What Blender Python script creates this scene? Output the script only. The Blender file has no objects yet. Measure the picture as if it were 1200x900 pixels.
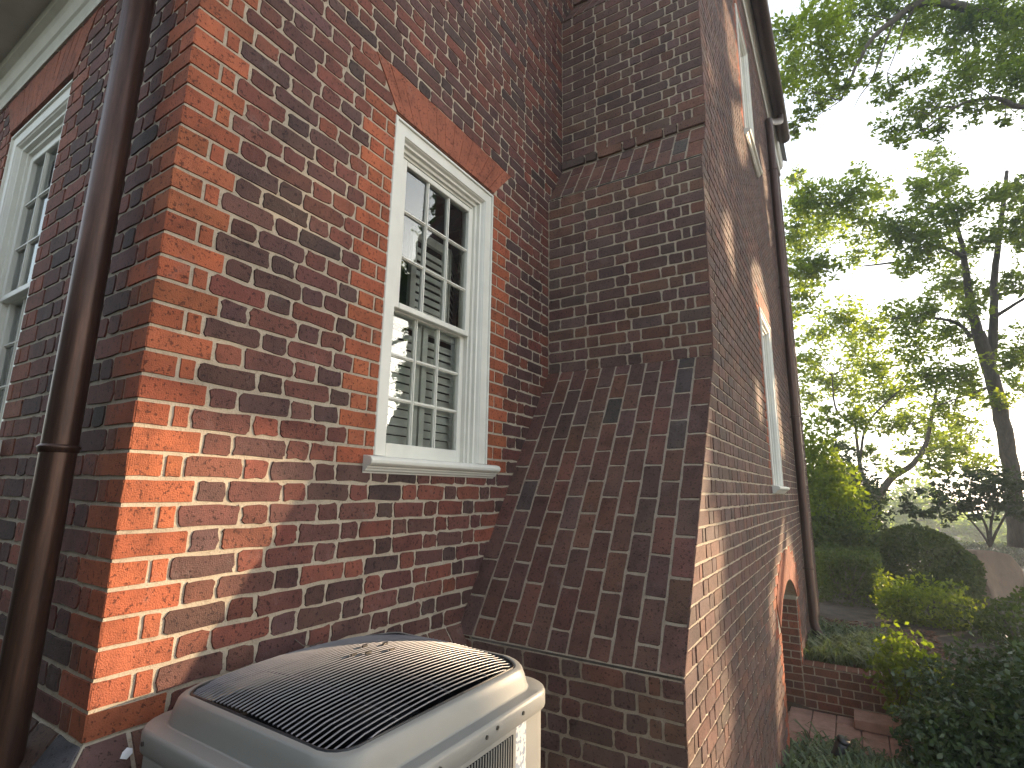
import bpy, math, random
import numpy as np
from mathutils import Matrix, Vector
R=math.radians
rng=np.random.default_rng(11); random.seed(5)
scn=bpy.context.scene
# ------------------------------------------------------------------ camera
CAM=np.array([-0.69275,-1.71987,0.66153]); FPX=615.70; YAW=R(57.6965); PIT=R(11.2792); ROL=R(0.93595)
Fv=np.array([math.sin(YAW)*math.cos(PIT),math.cos(YAW)*math.cos(PIT),math.sin(PIT)])
Rv=np.array([math.cos(YAW),-math.sin(YAW),0.]); Uv=np.cross(Rv,Fv)
R2=Rv*math.cos(ROL)+Uv*math.sin(ROL); U2=-Rv*math.sin(ROL)+Uv*math.cos(ROL)
cd=bpy.data.cameras.new('camera'); cam=bpy.data.objects.new('camera',cd); scn.collection.objects.link(cam)
cd.sensor_width=36; cd.lens=FPX*36/1200; cd.clip_start=0.05; cd.clip_end=2000
cam.matrix_world=Matrix(((R2[0],U2[0],-Fv[0],CAM[0]),(R2[1],U2[1],-Fv[1],CAM[1]),(R2[2],U2[2],-Fv[2],CAM[2]),(0,0,0,1)))
scn.camera=cam
# ------------------------------------------------------------------ light
AZ=R(56); EL=R(11)            # sun stands to the right of the picture, low
SUN=np.array([math.sin(AZ)*math.cos(EL),-math.cos(AZ)*math.cos(EL),math.sin(EL)])
w=bpy.data.worlds.new('World'); scn.world=w; w.use_nodes=True
nt=w.node_tree; bg=nt.nodes['Background']; sky=nt.nodes.new('ShaderNodeTexSky')
sky.sky_type='NISHITA'; sky.sun_disc=False; sky.sun_elevation=EL
sky.sun_rotation=math.atan2(SUN[0],SUN[1]); sky.air_density=1.0; sky.dust_density=1.2
hs=nt.nodes.new('ShaderNodeHueSaturation'); hs.inputs['Saturation'].default_value=.5; hs.inputs['Value'].default_value=1.1; nt.links.new(sky.outputs[0],hs.inputs['Color']); nt.links.new(hs.outputs[0],bg.inputs[0]); bg.inputs[1].default_value=0.15
sl=bpy.data.lights.new('sun','SUN'); sl.energy=4.6; sl.angle=R(0.55); sl.color=(1.0,0.74,0.47)
so=bpy.data.objects.new('sun',sl); scn.collection.objects.link(so)
so.rotation_euler=Vector(SUN).to_track_quat('Z','Y').to_euler()
scn.view_settings.view_transform='Standard'; scn.view_settings.look='None'
scn.view_settings.exposure=1.88; scn.view_settings.gamma=1.0
scn.cycles.max_bounces=8; scn.cycles.transparent_max_bounces=12

# ------------------------------------------------------------------ helpers
COL=scn.collection
def at(u,v,d): return CAM+(Fv+R2*(u-600)/FPX-U2*(v-450)/FPX)*d
def proj(p):
    d=np.asarray(p)-CAM; k=d@Fv
    return (600+FPX*(d@R2)/k,450-FPX*(d@U2)/k,k)
def par(o,p):
    if p is not None:
        o.parent=p
        o.matrix_parent_inverse=Matrix.Translation(-Vector(p.get('_b',(0,0,0)))) if '_b' in p.keys() else Matrix.Identity(4)
def thing(name,label,cat,loc=(0,0,0),group=None):
    o=bpy.data.objects.new(name,None); COL.objects.link(o); o.location=loc; o.empty_display_size=.1
    o['label']=label; o['category']=cat
    if group: o['group']=group
    BASE[o.name]=Vector(loc); return o
BASE={}
def link(name,me,mat,parent=None,loc=None):
    o=bpy.data.objects.new(name,me); COL.objects.link(o)
    if mat is not None and len(me.materials)==0: me.materials.append(mat)
    if loc is not None: o.location=loc
    if parent is not None:
        o.parent=parent
        b=BASE.get(parent.name)
        if b is not None: o.matrix_parent_inverse=Matrix.Translation(-b)
        BASE[o.name]=BASE.get(parent.name,Vector((0,0,0)))*0
    return o
def tag(o,label=None,cat=None,group=None,kind=None):
    for k,v in (('label',label),('category',cat),('group',group),('kind',kind)):
        if v: o[k]=v
    return o
class MB:
    def __init__(s): s.v=[]; s.f=[]; s.c=[]
    def add(s,vs,fs,col=None):
        b=len(s.v); s.v.extend([tuple(x) for x in vs]); s.f.extend([tuple(i+b for i in f) for f in fs])
        if col is not None: s.c.extend([col]*len(vs))
    def box(s,x0,x1,y0,y1,z0,z1,col=None):
        v=[(x0,y0,z0),(x1,y0,z0),(x1,y1,z0),(x0,y1,z0),(x0,y0,z1),(x1,y0,z1),(x1,y1,z1),(x0,y1,z1)]
        s.add(v,[(3,2,1,0),(4,5,6,7),(0,1,5,4),(1,2,6,5),(2,3,7,6),(3,0,4,7)],col)
    def loft(s,loops,cap0=True,cap1=True,closed=True,col=None):
        n=len(loops[0]); v=[p for l in loops for p in l]; f=[]
        for i in range(len(loops)-1):
            for j in range(n if closed else n-1):
                k=(j+1)%n; f.append((i*n+j,i*n+k,(i+1)*n+k,(i+1)*n+j))
        if cap0: f.append(tuple(range(n))[::-1])
        if cap1: f.append(tuple((len(loops)-1)*n+j for j in range(n)))
        s.add(v,f,col)
    def tube(s,pts,rad,n=8,cap=True,col=None):
        pts=[np.asarray(p,float) for p in pts]; rad=[rad]*len(pts) if np.isscalar(rad) else rad
        loops=[]; up=None
        for i,p in enumerate(pts):
            t=pts[min(i+1,len(pts)-1)]-pts[max(i-1,0)]; t=t/(np.linalg.norm(t)+1e-9)
            if up is None:
                a=np.array([0,0,1.]) if abs(t[2])<.9 else np.array([1.,0,0]); up=np.cross(t,a)
            up=up-t*(up@t); up/=np.linalg.norm(up)+1e-9; bi=np.cross(t,up)
            loops.append([p+rad[i]*(math.cos(q)*up+math.sin(q)*bi) for q in np.arange(n)*2*math.pi/n])
        s.loft(loops,cap,cap,col=col)
    def mesh(s,name,smooth=False):
        me=bpy.data.meshes.new(name); me.from_pydata(s.v,[],s.f)
        if s.c:
            a=me.color_attributes.new('Col','FLOAT_COLOR','POINT')
            a.data.foreach_set('color',np.array([(*c,1) for c in s.c],'f').ravel())
        if smooth: me.polygons.foreach_set('use_smooth',[True]*len(me.polygons))
        me.update(); return me
    def build(s,name,mat,parent=None,smooth=False): return link(name,s.mesh(name,smooth),mat,parent)
def bevel(o,wd,seg=2):
    m=o.modifiers.new('bevel','BEVEL'); m.width=wd; m.segments=seg; m.limit_method='ANGLE'; return o

# ------------------------------------------------------------------ materials
def mat(name):
    m=bpy.data.materials.new(name); m.use_nodes=True; t=m.node_tree; p=t.nodes['Principled BSDF']
    return m,t,p
def N(t,ty,**k):
    n=t.nodes.new(ty)
    for a,b in k.items():
        if a.startswith('i_'): n.inputs[int(a[2:]) if a[2:].isdigit() else a[2:]].default_value=b
        else: setattr(n,a,b)
    return n
def ramp(t,stops):
    r=t.nodes.new('ShaderNodeValToRGB'); e=r.color_ramp.elements
    while len(e)<len(stops): e.new(.5)
    for x,(p,c) in zip(e,stops): x.position=p; x.color=(*c,1) if len(c)==3 else c
    return r
def pos(t):
    g=N(t,'ShaderNodeNewGeometry'); return g.outputs['Position']
def noise(t,sc,det=4,ro=.6,vec=None):
    n=N(t,'ShaderNodeTexNoise'); n.inputs['Scale'].default_value=sc; n.inputs['Detail'].default_value=det; n.inputs['Roughness'].default_value=ro
    t.links.new(vec if vec is not None else pos(t),n.inputs['Vector']); return n.outputs['Fac']
def mul(t,a,b,fac=1.,mode='MULTIPLY'):
    m=N(t,'ShaderNodeMix',data_type='RGBA',blend_type=mode)
    for s,i in ((a,6),(b,7),(fac,0)):
        if hasattr(s,'is_output'): t.links.new(s,m.inputs[i])
        else: m.inputs[i].default_value=(*s,1) if hasattr(s,'__len__') else s
    return m.outputs[2]
def bump(t,p,h,st=.3,di=.004):
    b=N(t,'ShaderNodeBump'); b.inputs['Strength'].default_value=st; b.inputs['Distance'].default_value=di
    t.links.new(h,b.inputs['Height']); t.links.new(b.outputs[0],p.inputs['Normal'])
def simple(name,c,rough=.6,metal=0,var=.15,sc=12,bs=.15,spec=.5):
    m,t,p=mat(name); f=noise(t,sc,5,.65)
    r=ramp(t,[(.3,tuple(x*(1-var) for x in c)),(.7,tuple(min(1,x*(1+var)) for x in c))]); t.links.new(f,r.inputs[0])
    t.links.new(r.outputs[0],p.inputs['Base Color']); p.inputs['Roughness'].default_value=rough; p.inputs['Metallic'].default_value=metal
    p.inputs['Specular IOR Level'].default_value=spec
    if bs: bump(t,p,noise(t,sc*6,3),bs,.002)
    return m
# brick: base colour per brick (attribute Col), burn blotches, pits, sand relief
mBrick,t,p=mat('brick_fired')
ca=N(t,'ShaderNodeVertexColor',layer_name='Col').outputs[0]
r1=ramp(t,[(.28,(.62,.60,.60)),(.5,(1,1,1)),(.75,(1.28,1.2,1.12))]); t.links.new(noise(t,9,5,.7),r1.inputs[0])
c=mul(t,ca,r1.outputs[0])
r2=ramp(t,[(.36,(.25,.20,.20)),(.42,(1,1,1))]); t.links.new(noise(t,85,3,.6),r2.inputs[0]); c=mul(t,c,r2.outputs[0],.85)
r3=ramp(t,[(.58,(0,0,0)),(.78,(1,1,1))]); t.links.new(noise(t,6.5,6,.75),r3.inputs[0])
ff=N(t,'ShaderNodeMath',operation='MULTIPLY',i_1=.28); t.links.new(r3.outputs[0],ff.inputs[0])
c=mul(t,c,(.34,.28,.26),ff.outputs[0],'MIX')
r4=ramp(t,[(.3,(.74,.72,.72)),(.6,(1.06,1.05,1.04))]); t.links.new(noise(t,1.1,6,.65),r4.inputs[0]); c=mul(t,c,r4.outputs[0])
t.links.new(c,p.inputs['Base Color']); p.inputs['Roughness'].default_value=.78; p.inputs['Specular IOR Level'].default_value=.35
h=N(t,'ShaderNodeMath',operation='ADD'); t.links.new(noise(t,60,6,.7),h.inputs[0]); t.links.new(noise(t,240,2,.5),h.inputs[1])
bump(t,p,h.outputs[0],.55,.0045)
def mortar(name,k):
    m,t,p=mat(name); S=lambda c:tuple(x*k for x in c)
    r1=ramp(t,[(.22,S((.28,.23,.175))),(.5,S((.47,.40,.31))),(.8,S((.56,.49,.39)))]); t.links.new(noise(t,14,7,.75),r1.inputs[0])
    r2=ramp(t,[(.30,(.5,.47,.44)),(.45,(1,1,1))]); t.links.new(noise(t,130,3,.6),r2.inputs[0])
    t.links.new(mul(t,r1.outputs[0],r2.outputs[0],.7),p.inputs['Base Color']); p.inputs['Roughness'].default_value=.92; p.inputs['Specular IOR Level'].default_value=.2
    bump(t,p,noise(t,110,6,.75),.7,.006); return m
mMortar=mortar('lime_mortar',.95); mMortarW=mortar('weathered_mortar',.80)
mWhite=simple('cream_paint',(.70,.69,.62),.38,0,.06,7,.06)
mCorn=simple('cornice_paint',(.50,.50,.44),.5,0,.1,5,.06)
mShut=simple('shutter_paint',(.74,.74,.70),.45,0,.03,8,0)
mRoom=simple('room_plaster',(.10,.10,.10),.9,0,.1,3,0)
mCopper,t,p=mat('weathered_copper')
r1=ramp(t,[(.3,(.035,.020,.017)),(.55,(.085,.045,.032)),(.75,(.15,.075,.05))]); mp=N(t,'ShaderNodeMapping'); mp.inputs['Scale'].default_value=(26,26,1.6); t.links.new(pos(t),mp.inputs[0]); t.links.new(noise(t,2,8,.75,mp.outputs[0]),r1.inputs[0])
t.links.new(r1.outputs[0],p.inputs['Base Color']); p.inputs['Metallic'].default_value=.55; p.inputs['Roughness'].default_value=.36; bump(t,p,noise(t,25,4),.12,.003)
mAC=simple('cabinet_enamel',(.25,.245,.225),.45,0,.05,4,.03)
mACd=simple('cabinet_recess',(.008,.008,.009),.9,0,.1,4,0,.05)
mWire=simple('grille_wire_paint',(.16,.16,.18),.3,.3,.1,9,0,.8)
mBlack=simple('black_plastic',(.015,.015,.017),.4,0,.1,9,.05)
mScrew=simple('screw_zinc',(.12,.11,.10),.35,.8,.1,9,0)
mLabel,t,p=mat('rating_label')
mp=N(t,'ShaderNodeMapping'); mp.inputs['Scale'].default_value=(60,1,55); t.links.new(pos(t),mp.inputs[0])
r1=ramp(t,[(.48,(.62,.62,.61)),(.56,(.25,.29,.36))]); t.links.new(noise(t,1.6,2,.4,mp.outputs[0]),r1.inputs[0])
t.links.new(r1.outputs[0],p.inputs['Base Color']); p.inputs['Roughness'].default_value=.4
mTarp=simple('tan_canvas',(.27,.19,.14),.85,0,.12,6,.2)
mSlate=simple('roof_slate',(.08,.075,.08),.7,0,.3,6,.3)
mPaver=simple('pink_paver',(.40,.24,.19),.85,0,.25,8,.4)
mSoil=simple('garden_soil',(.075,.055,.04),.95,0,.45,6,.6)
mMulch=simple('red_mulch',(.15,.065,.04),.95,0,.5,20,.9)
mBark,t,p=mat('bark')
mp=N(t,'ShaderNodeMapping'); mp.inputs['Scale'].default_value=(5,5,1.2); t.links.new(pos(t),mp.inputs[0])
r1=ramp(t,[(.3,(.06,.05,.04)),(.6,(.14,.115,.09)),(.8,(.22,.19,.155))]); t.links.new(noise(t,2.5,6,.7,mp.outputs[0]),r1.inputs[0])
t.links.new(r1.outputs[0],p.inputs['Base Color']); p.inputs['Roughness'].default_value=.9; bump(t,p,noise(t,4,5,.7,mp.outputs[0]),.8,.03)
mGlass,t,p=mat('window_glass')
g=N(t,'ShaderNodeBsdfGlossy'); g.inputs['Roughness'].default_value=.015; g.inputs['Color'].default_value=(.95,1,1,1)
tr=N(t,'ShaderNodeBsdfTransparent'); tr.inputs['Color'].default_value=(.88,.92,.90,1)
fr=N(t,'ShaderNodeFresnel',i_IOR=2.1); mx=N(t,'ShaderNodeMixShader'); t.links.new(fr.outputs[0],mx.inputs[0]); t.links.new(tr.outputs[0],mx.inputs[1]); t.links.new(g.outputs[0],mx.inputs[2])
b=N(t,'ShaderNodeBump'); b.inputs['Strength'].default_value=.05; b.inputs['Distance'].default_value=.01; t.links.new(noise(t,7,2),b.inputs['Height'])
t.links.new(b.outputs[0],g.inputs['Normal']); t.links.new(mx.outputs[0],t.nodes['Material Output'].inputs[0])
def leafmat(name,ca,cb,trans=.45,gloss=.45,tc=None):
    m,t,p=mat(name); at_=N(t,'ShaderNodeVertexColor',layer_name='Col').outputs[0]
    sx=N(t,'ShaderNodeSeparateColor'); t.links.new(at_,sx.inputs[0])
    r=ramp(t,[(0,ca),(1,cb)]); t.links.new(sx.outputs[0],r.inputs[0])
    t.links.new(r.outputs[0],p.inputs['Base Color']); p.inputs['Roughness'].default_value=gloss
    p.inputs['Specular IOR Level'].default_value=.22
    tl=N(t,'ShaderNodeBsdfTranslucent'); k=tc or (2.5,2.5,.6)
    t.links.new(mul(t,r.outputs[0],k),tl.inputs[0])
    mx=N(t,'ShaderNodeMixShader'); mx.inputs[0].default_value=trans; t.links.new(p.outputs[0],mx.inputs[1]); t.links.new(tl.outputs[0],mx.inputs[2])
    t.links.new(mx.outputs[0],t.nodes['Material Output'].inputs[0]); return m
mOak=leafmat('oak_leaf',(.030,.055,.022),(.085,.12,.030),.42)
mOakL=leafmat('light_leaf',(.075,.11,.025),(.18,.225,.045),.64)
mFar=leafmat('far_leaf',(.10,.15,.04),(.18,.24,.06),.55)
mDark=leafmat('dark_leaf',(.025,.045,.022),(.065,.09,.038),.25,.32)
mCam=leafmat('camellia_leaf',(.035,.065,.030),(.10,.14,.055),.28,.3)
mCam.node_tree.nodes['Principled BSDF'].inputs['Specular IOR Level'].default_value=.5
mBox=leafmat('boxwood_leaf',(.045,.068,.026),(.10,.13,.04),.32,.6)
mLime=leafmat('lime_leaf',(.07,.11,.018),(.26,.30,.045),.38)
mCon=leafmat('conifer_leaf',(.10,.15,.02),(.20,.25,.035),.45)
mStrap=leafmat('strap_leaf',(.06,.09,.055),(.15,.19,.10),.25,.35)

# ------------------------------------------------------------------ bricks
def quad_outline(q,r,j):
    q=[np.array(p,float) for p in q]; out=[]
    for i in range(4):
        a,b,c=q[i-1],q[i],q[(i+1)%4]
        la,lc=np.linalg.norm(a-b),np.linalg.norm(c-b)
        ra=min(r*(.6+.8*random.random()),la*.35); rc=min(r*(.6+.8*random.random()),lc*.35)
        A_=b+(a-b)/(la+1e-9)*ra; C_=b+(c-b)/(lc+1e-9)*rc; m=(A_+C_)/2
        out.append(A_); out.append(m+(b-m)*.45); out.append(C_); out.append(b+(c-b)*(.35+.3*random.random()))
    out=np.array(out); out+=(rng.random(out.shape)-.5)*2*j
    return out
def brick_geo(q,r=.008,j=.0022,proud=.0045,inset=.0022):
    o=quad_outline(q,r,j); c=o.mean(0); d=c-o; d/=np.linalg.norm(d,axis=1)[:,None]+1e-9
    i=o+d*inset; n=len(o); tilt=(rng.random(2)-.5)*.02
    vs=[(a,b,-.004) for a,b in o]+[(a,b,proud+(a-c[0])*tilt[0]+(b-c[1])*tilt[1]) for a,b in i]
    fs=[(k,(k+1)%n,n+(k+1)%n,n+k) for k in range(n)]+[tuple(range(n,2*n))]
    return np.array(vs),fs,c
PAL={'rubShade':[(.21,.075,.048),(.18,.070,.048),(.24,.080,.05)],'rub':[(.345,.100,.046),(.315,.090,.043),(.37,.108,.050)],  # first set: rubbed bricks darkened, the front wall's shade put into their colour
 'wall':[(.160,.056,.041),(.142,.053,.041),(.172,.058,.041),(.120,.050,.042),(.128,.057,.048),(.098,.048,.042),(.20,.066,.043),(.104,.054,.048),(.072,.042,.038),(.132,.051,.041),(.09,.045,.040)],
 'slope':[(.128,.070,.055),(.136,.068,.052),(.112,.066,.056),(.150,.070,.050),(.120,.072,.060),(.130,.068,.052),(.126,.070,.056),(.138,.066,.050),(.142,.070,.052),(.118,.064,.050),(.080,.064,.058)],
 'wing':[(.150,.084,.066),(.138,.078,.064),(.166,.086,.064),(.126,.078,.066),(.140,.086,.073),(.115,.076,.066)],
 'ret':[(.22,.085,.055),(.19,.075,.05),(.16,.08,.06)]}
def bcol(k):
    c=np.array(random.choice(PAL[k])); c=c*(.82+.36*random.random()); c=c*(1+(rng.random(3)-.5)*.10); return tuple(np.clip(c,0,1))
def ARCH(): return tuple(np.array((.31,.100,.056))*(.94+.12*random.random()))
class Wall:
    """frame: origin, eu, ev, en ; bricks: list of (quad,colour,opts)"""
    def __init__(s,o,eu,ev,en): s.o,s.eu,s.ev,s.en=[np.array(x,float) for x in (o,eu,ev,en)]; s.b=[]; s.m=MB()
    def P(s,u,v,w=0): return s.o+s.eu*u+s.ev*v+s.en*w
    def brick(s,q,col,name='brick',**k): s.b.append((q,col,name,k))
    def rect(s,u0,u1,v0,v1,col,g=.005,**k):
        s.brick([(u0+g,v0+g),(u1-g,v0+g),(u1-g,v1-g),(u0+g,v1-g)],col,**k)
    def sheet(s,q): s.m.add([s.P(*p) for p in q],[(0,1,2,3)])
def fill(a,b,t0,S=.2,H=.1):
    """Flemish sequence from a to b, scaled to fit"""
    best=None; L=b-a
    if L<.03: return []
    for n in range(1,120):
        ln=[S if (i%2==0)==(t0=='S') else H for i in range(n)]; k=L/sum(ln)
        e=abs(math.log(k))
        if best is None or e<best[0]: best=(e,ln,k)
        if k<.6: break
    out=[];x=a
    for l in best[1]: out.append((x,x+l*best[2])); x+=l*best[2]
    return out
def fill_rem(a,b,t0,S=.2,H=.1):
    """Flemish sequence at true size; the last brick is cut to what is left"""
    out=[];x=a;t=t0
    while b-x>1e-4:
        l=S if t=='S' else H; t='H' if t=='S' else 'S'
        if b-x-l<.055: l=b-x
        out.append((x,x+l)); x+=l
    return out
def screen_size(W,q):
    c=np.mean(np.array(q),0); p=W.P(*c,.006); d=p-CAM
    if d@W.en>0: return 0
    ps=[proj(W.P(*x,.006)) for x in q]
    if min(x[2] for x in ps)<.1: return 0
    cu,cv=np.mean([x[0] for x in ps]),np.mean([x[1] for x in ps])
    if not(-15<cu<1215 and -15<cv<915): return 0
    a=0
    for i in range(4):
        x,y=ps[i],ps[(i+1)%4]; a+=x[0]*y[1]-x[1]*y[0]
    # behind the condenser or the downpipe?
    if 215<cu<600 and cv>800: return a*0
    return abs(a)/2
def emit(house,walls,limit=298):
    """walls: list of (Wall, wall_object). Largest bricks become objects, the rest one joined part per wall."""
    al=[(screen_size(W,b[0]),wi,bi) for wi,(W,o) in enumerate(walls) for bi,b in enumerate(W.b) if b[2]=='brick']
    al.sort(reverse=True); top={(wi,bi) for a,wi,bi in al[:limit] if a>0}
    for wi,(W,o) in enumerate(walls):
        st=MB(); M=Matrix(((W.eu[0],W.ev[0],W.en[0],0),(W.eu[1],W.ev[1],W.en[1],0),(W.eu[2],W.ev[2],W.en[2],0),(0,0,0,1)))
        for bi,(q,col,name,k) in enumerate(W.b):
            vs,fs,c=brick_geo(q,**k)
            if (wi,bi) in top or name!='brick':
                me=bpy.data.meshes.new(name); me.from_pydata([(a-c[0],b-c[1],z) for a,b,z in vs],[],fs)
                ca=me.color_attributes.new('Col','FLOAT_COLOR','POINT'); ca.data.foreach_set('color',np.tile(np.array([*col,1],'f'),len(vs)))
                me.materials.append(mBrick)
                ob=bpy.data.objects.new(name,me); COL.objects.link(ob); ob.parent=o
                ob.matrix_parent_inverse=Matrix.Identity(4)
                ob.matrix_basis=Matrix.Translation(Vector(W.P(*c)))@M
            else:
                st.add([W.P(*x) for x in vs],fs,col)
        if st.v:
            so_=st.build('brickwork',mBrick,o); so_['kind']='stuff'
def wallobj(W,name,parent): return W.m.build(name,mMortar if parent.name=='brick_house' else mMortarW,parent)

h=.075
house=thing('brick_house','red brick house with white sash windows filling the left half, bright orange corner bricks','house',(0,0,0))
# ---- gable wall (faces the viewer's right), plane y=0, u=x, v=z
WA=Wall((0,0,0),(1,0,0),(0,0,1),(0,-1,0))
wx0,wx1,wz0,wz1=.917,1.774,.795,2.463
K1=72
CC=[bcol('rub') for _ in range(80)]
def aTop(x): return 2.92+1.25*x
for k in range(K1):
    z0,z1=k*h,(k+1)*h; zm=(z0+z1)/2; odd=k%2
    xs=0. if z1<2.9 else (z1-2.92)/1.25
    xe=2.5 if zm<2.75 else (2.74 if zm<4.5 else 3.05)
    if zm<1.46: xe=min(2.5,1.545+(zm+.05)*(.955/1.51)+.03)
    segs=[]; W=WA
    if xs==0:
        if odd:
            W.rect(-.0105+.004*random.random(),.095,z0,z1,CC[k],r=.004,j=.001); W.rect(.095,.15,z0,z1,bcol('rub'),r=.004,j=.001); a=.15
        else: W.rect(-.0105+.004*random.random(),.195,z0,z1,CC[k],r=.004,j=.001); a=.195
    else: a=xs+.02
    first='S' if odd else 'H'
    inwin=z1>wz0-.01 and z0<wz1+.01
    inarch=z0>=2.46 and z1<=2.72
    if inwin:
        wl=.15 if odd else .2
        segs=[(a,wx0-wl,first),(wx1+wl,xe,'S' if odd else 'H')]
        if odd:
            W.rect(wx0-.15,wx0-.055,z0,z1,bcol('rub'),r=.004,j=.001); W.rect(wx0-.055,wx0+.004,z0,z1,bcol('rub'),r=.004,j=.001)
            W.rect(wx1-.004,wx1+.055,z0,z1,bcol('rub'),r=.004,j=.001); W.rect(wx1+.055,wx1+.15,z0,z1,bcol('rub'),r=.004,j=.001)
        else:
            W.rect(wx0-.2,wx0+.004,z0,z1,bcol('rub'),r=.004,j=.001); W.rect(wx1-.004,wx1+.2,z0,z1,bcol('rub'),r=.004,j=.001)
        W.sheet([(xs,z0),(wx0,z0),(wx0,z1),(xs,z1)]); W.sheet([(wx1,z0),(xe+.05,z0),(xe+.05,z1),(wx1,z1)])
    else:
        if inarch:
            s=(zm-2.475)/.225; al,ar=.925-.16*s,1.772+.19*s
            segs=[(a,al-.004,first),(ar+.004,xe,'H')]
        else: segs=[(a,xe,first)]
        W.sheet([(xs,z0),(xe+.05,z0),(xe+.05,z1),(max(xs,0 if z1<2.9 else (z1-2.92)/1.25),z1)])
    for sa,sb,f0 in segs:
        for u0,u1 in (fill_rem if (inwin and not odd) else fill)(sa,sb,f0):
            W.rect(u0,u1,z0,z1,bcol('wall'),r=.012,j=.0042,g=.005)
# flat arch of rubbed bricks over the window
nA=14
for i in range(nA):
    f0,f1=i/nA,(i+1)/nA; b0,b1=.925+(.847)*f0,.925+.847*f1; t0,t1=.765+1.2*f0,.765+1.2*f1
    WA.brick([(b0+.0004,2.478),(b1-.0004,2.478),(t1-.0004,2.698),(t0+.0004,2.698)],ARCH(),name='arch_brick',r=.0015,j=.0006,proud=.007,inset=.0012)
wallA=wallobj(WA,'wall',house); tag(wallA,'gable wall beside the air conditioner')
# ---- front wall, plane x=0, u=y, v=z
WL=Wall((0,0,0),(0,1,0),(0,0,1),(-1,0,0))
ly0,ly1,lz0,lz1=1.146,2.0,.82,2.512
YE=3.1
for k in range(39):
    z0,z1=k*h,(k+1)*h; odd=k%2; W=WL
    if odd: W.rect(-.010,.195,z0,z1,CC[k],r=.004,j=.001); a=.195; f0='H'
    else:
        W.rect(-.010,.092,z0,z1,CC[k],r=.004,j=.001); W.rect(.092,.155,z0,z1,bcol('rubShade'),r=.004,j=.001); a=.155; f0='S'
    win=z1>lz0-.01 and z0<lz1; arch=z0>=2.49 and z1<=2.78
    if win:
        wl=.15 if odd else .2
        for (p,q) in ([(ly0-.15,ly0-.055),(ly0-.055,ly0+.004),(ly1-.004,ly1+.055),(ly1+.055,ly1+.15)] if odd else [(ly0-.2,ly0+.004),(ly1-.004,ly1+.2)]):
            W.rect(p,q,z0,z1,bcol('rubShade'),r=.004,j=.001)
        segs=[(a,ly0-wl,f0),(ly1+wl,YE,'H')]
        W.sheet([(0,z0),(ly0,z0),(ly0,z1),(0,z1)]); W.sheet([(ly1,z0),(YE,z0),(YE,z1),(ly1,z1)])
    else:
        segs=[(a,YE,f0)]
        if arch:
            s=((z0+z1)/2-2.52)/.25; segs=[(a,ly0-.15*s-.004,f0),(ly1+.15*s+.004,YE,'H')]
        W.sheet([(0,z0),(YE,z0),(YE,z1),(0,z1)])
    for sa,sb,f in segs:
        for u0,u1 in fill(sa,sb,f): W.rect(u0,u1,z0,z1,bcol('wall'),r=.012,j=.003,g=.0055)
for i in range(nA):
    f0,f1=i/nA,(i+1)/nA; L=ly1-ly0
    WL.brick([(ly0+L*f0+.0012,2.528),(ly0+L*f1-.0012,2.528),(ly0-.16+(L+.32)*f1-.0012,2.772),(ly0-.16+(L+.32)*f0+.0012,2.772)],tuple(np.array(ARCH())*.75),name='arch_brick',r=.0015,j=.0006,proud=.007,inset=.0012)  # arch darkened as well, this wall's shade put into its colour
wallL=wallobj(WL,'wall',house); tag(wallL,'shaded front wall behind the brown downpipe')
# ---- bevelled ledge bricks at the foot of both walls + base below
WT=Wall((0,0,0),np.array([1.,0,0]),np.array([0,.62,.785]),np.array([0,-.785,.62]))
u=-.0
led=MB(); led.add([(-.07,-.07,-.09),(1.6,-.07,-.09),(1.6,0,0),(0,0,0),(-.07,3.1,-.09),(0,3.1,0),(-.07,-.07,-1.3),(1.6,-.07,-1.3),(-.07,3.1,-1.3)],[(0,1,2,3),(4,0,3,5),(6,7,1,0),(8,6,0,4)])
ledo=led.build('ledge',mMortar,house)
for i in range(11):
    x=.10+i*.135
    WT.brick([(x+.005,-.112),(x+.130,-.112),(x+.130,-.006),(x+.005,-.006)],bcol('slope'),r=.006,proud=.006)
WT.brick([(-.066,-.112),(.095,-.112),(.095,-.006),(.002,-.006)],bcol('slope'),r=.003,proud=.006)
WT2=Wall((0,0,0),np.array([0,1.,0]),np.array([.62,0,.785]),np.array([-.785,0,.62]))
WT2.brick([(-.066,-.112),(.130,-.112),(.130,-.006),(.002,-.006)],(.09,.085,.095),r=.003,proud=.006)
for i in range(20):
    x=.135+i*.135; WT2.brick([(x+.005,-.112),(x+.130,-.112),(x+.130,-.006),(x+.005,-.006)],bcol('slope'),r=.006,proud=.006)
WU=Wall((-.07,-.07,0),(0,1,0),(0,0,1),(-1,0,0)); WV=Wall((-.07,-.07,0),(1,0,0),(0,0,1),(0,-1,0))
for k in range(5):
    z0,z1=-.09-(k+1)*h,-.09-k*h
    for u0,u1 in fill(0,1.67,'S' if k%2 else 'H'): WV.rect(u0,u1,z0,z1,bcol('slope'),r=.01)
    for u0,u1 in fill(0,3.1,'H' if k%2 else 'S'): WU.rect(u0,u1,z0,z1,bcol('slope'),r=.01)
emit(house,[(WA,wallA),(WL,wallL),(WT,ledo),(WT2,ledo),(WU,ledo),(WV,ledo)])

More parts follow.
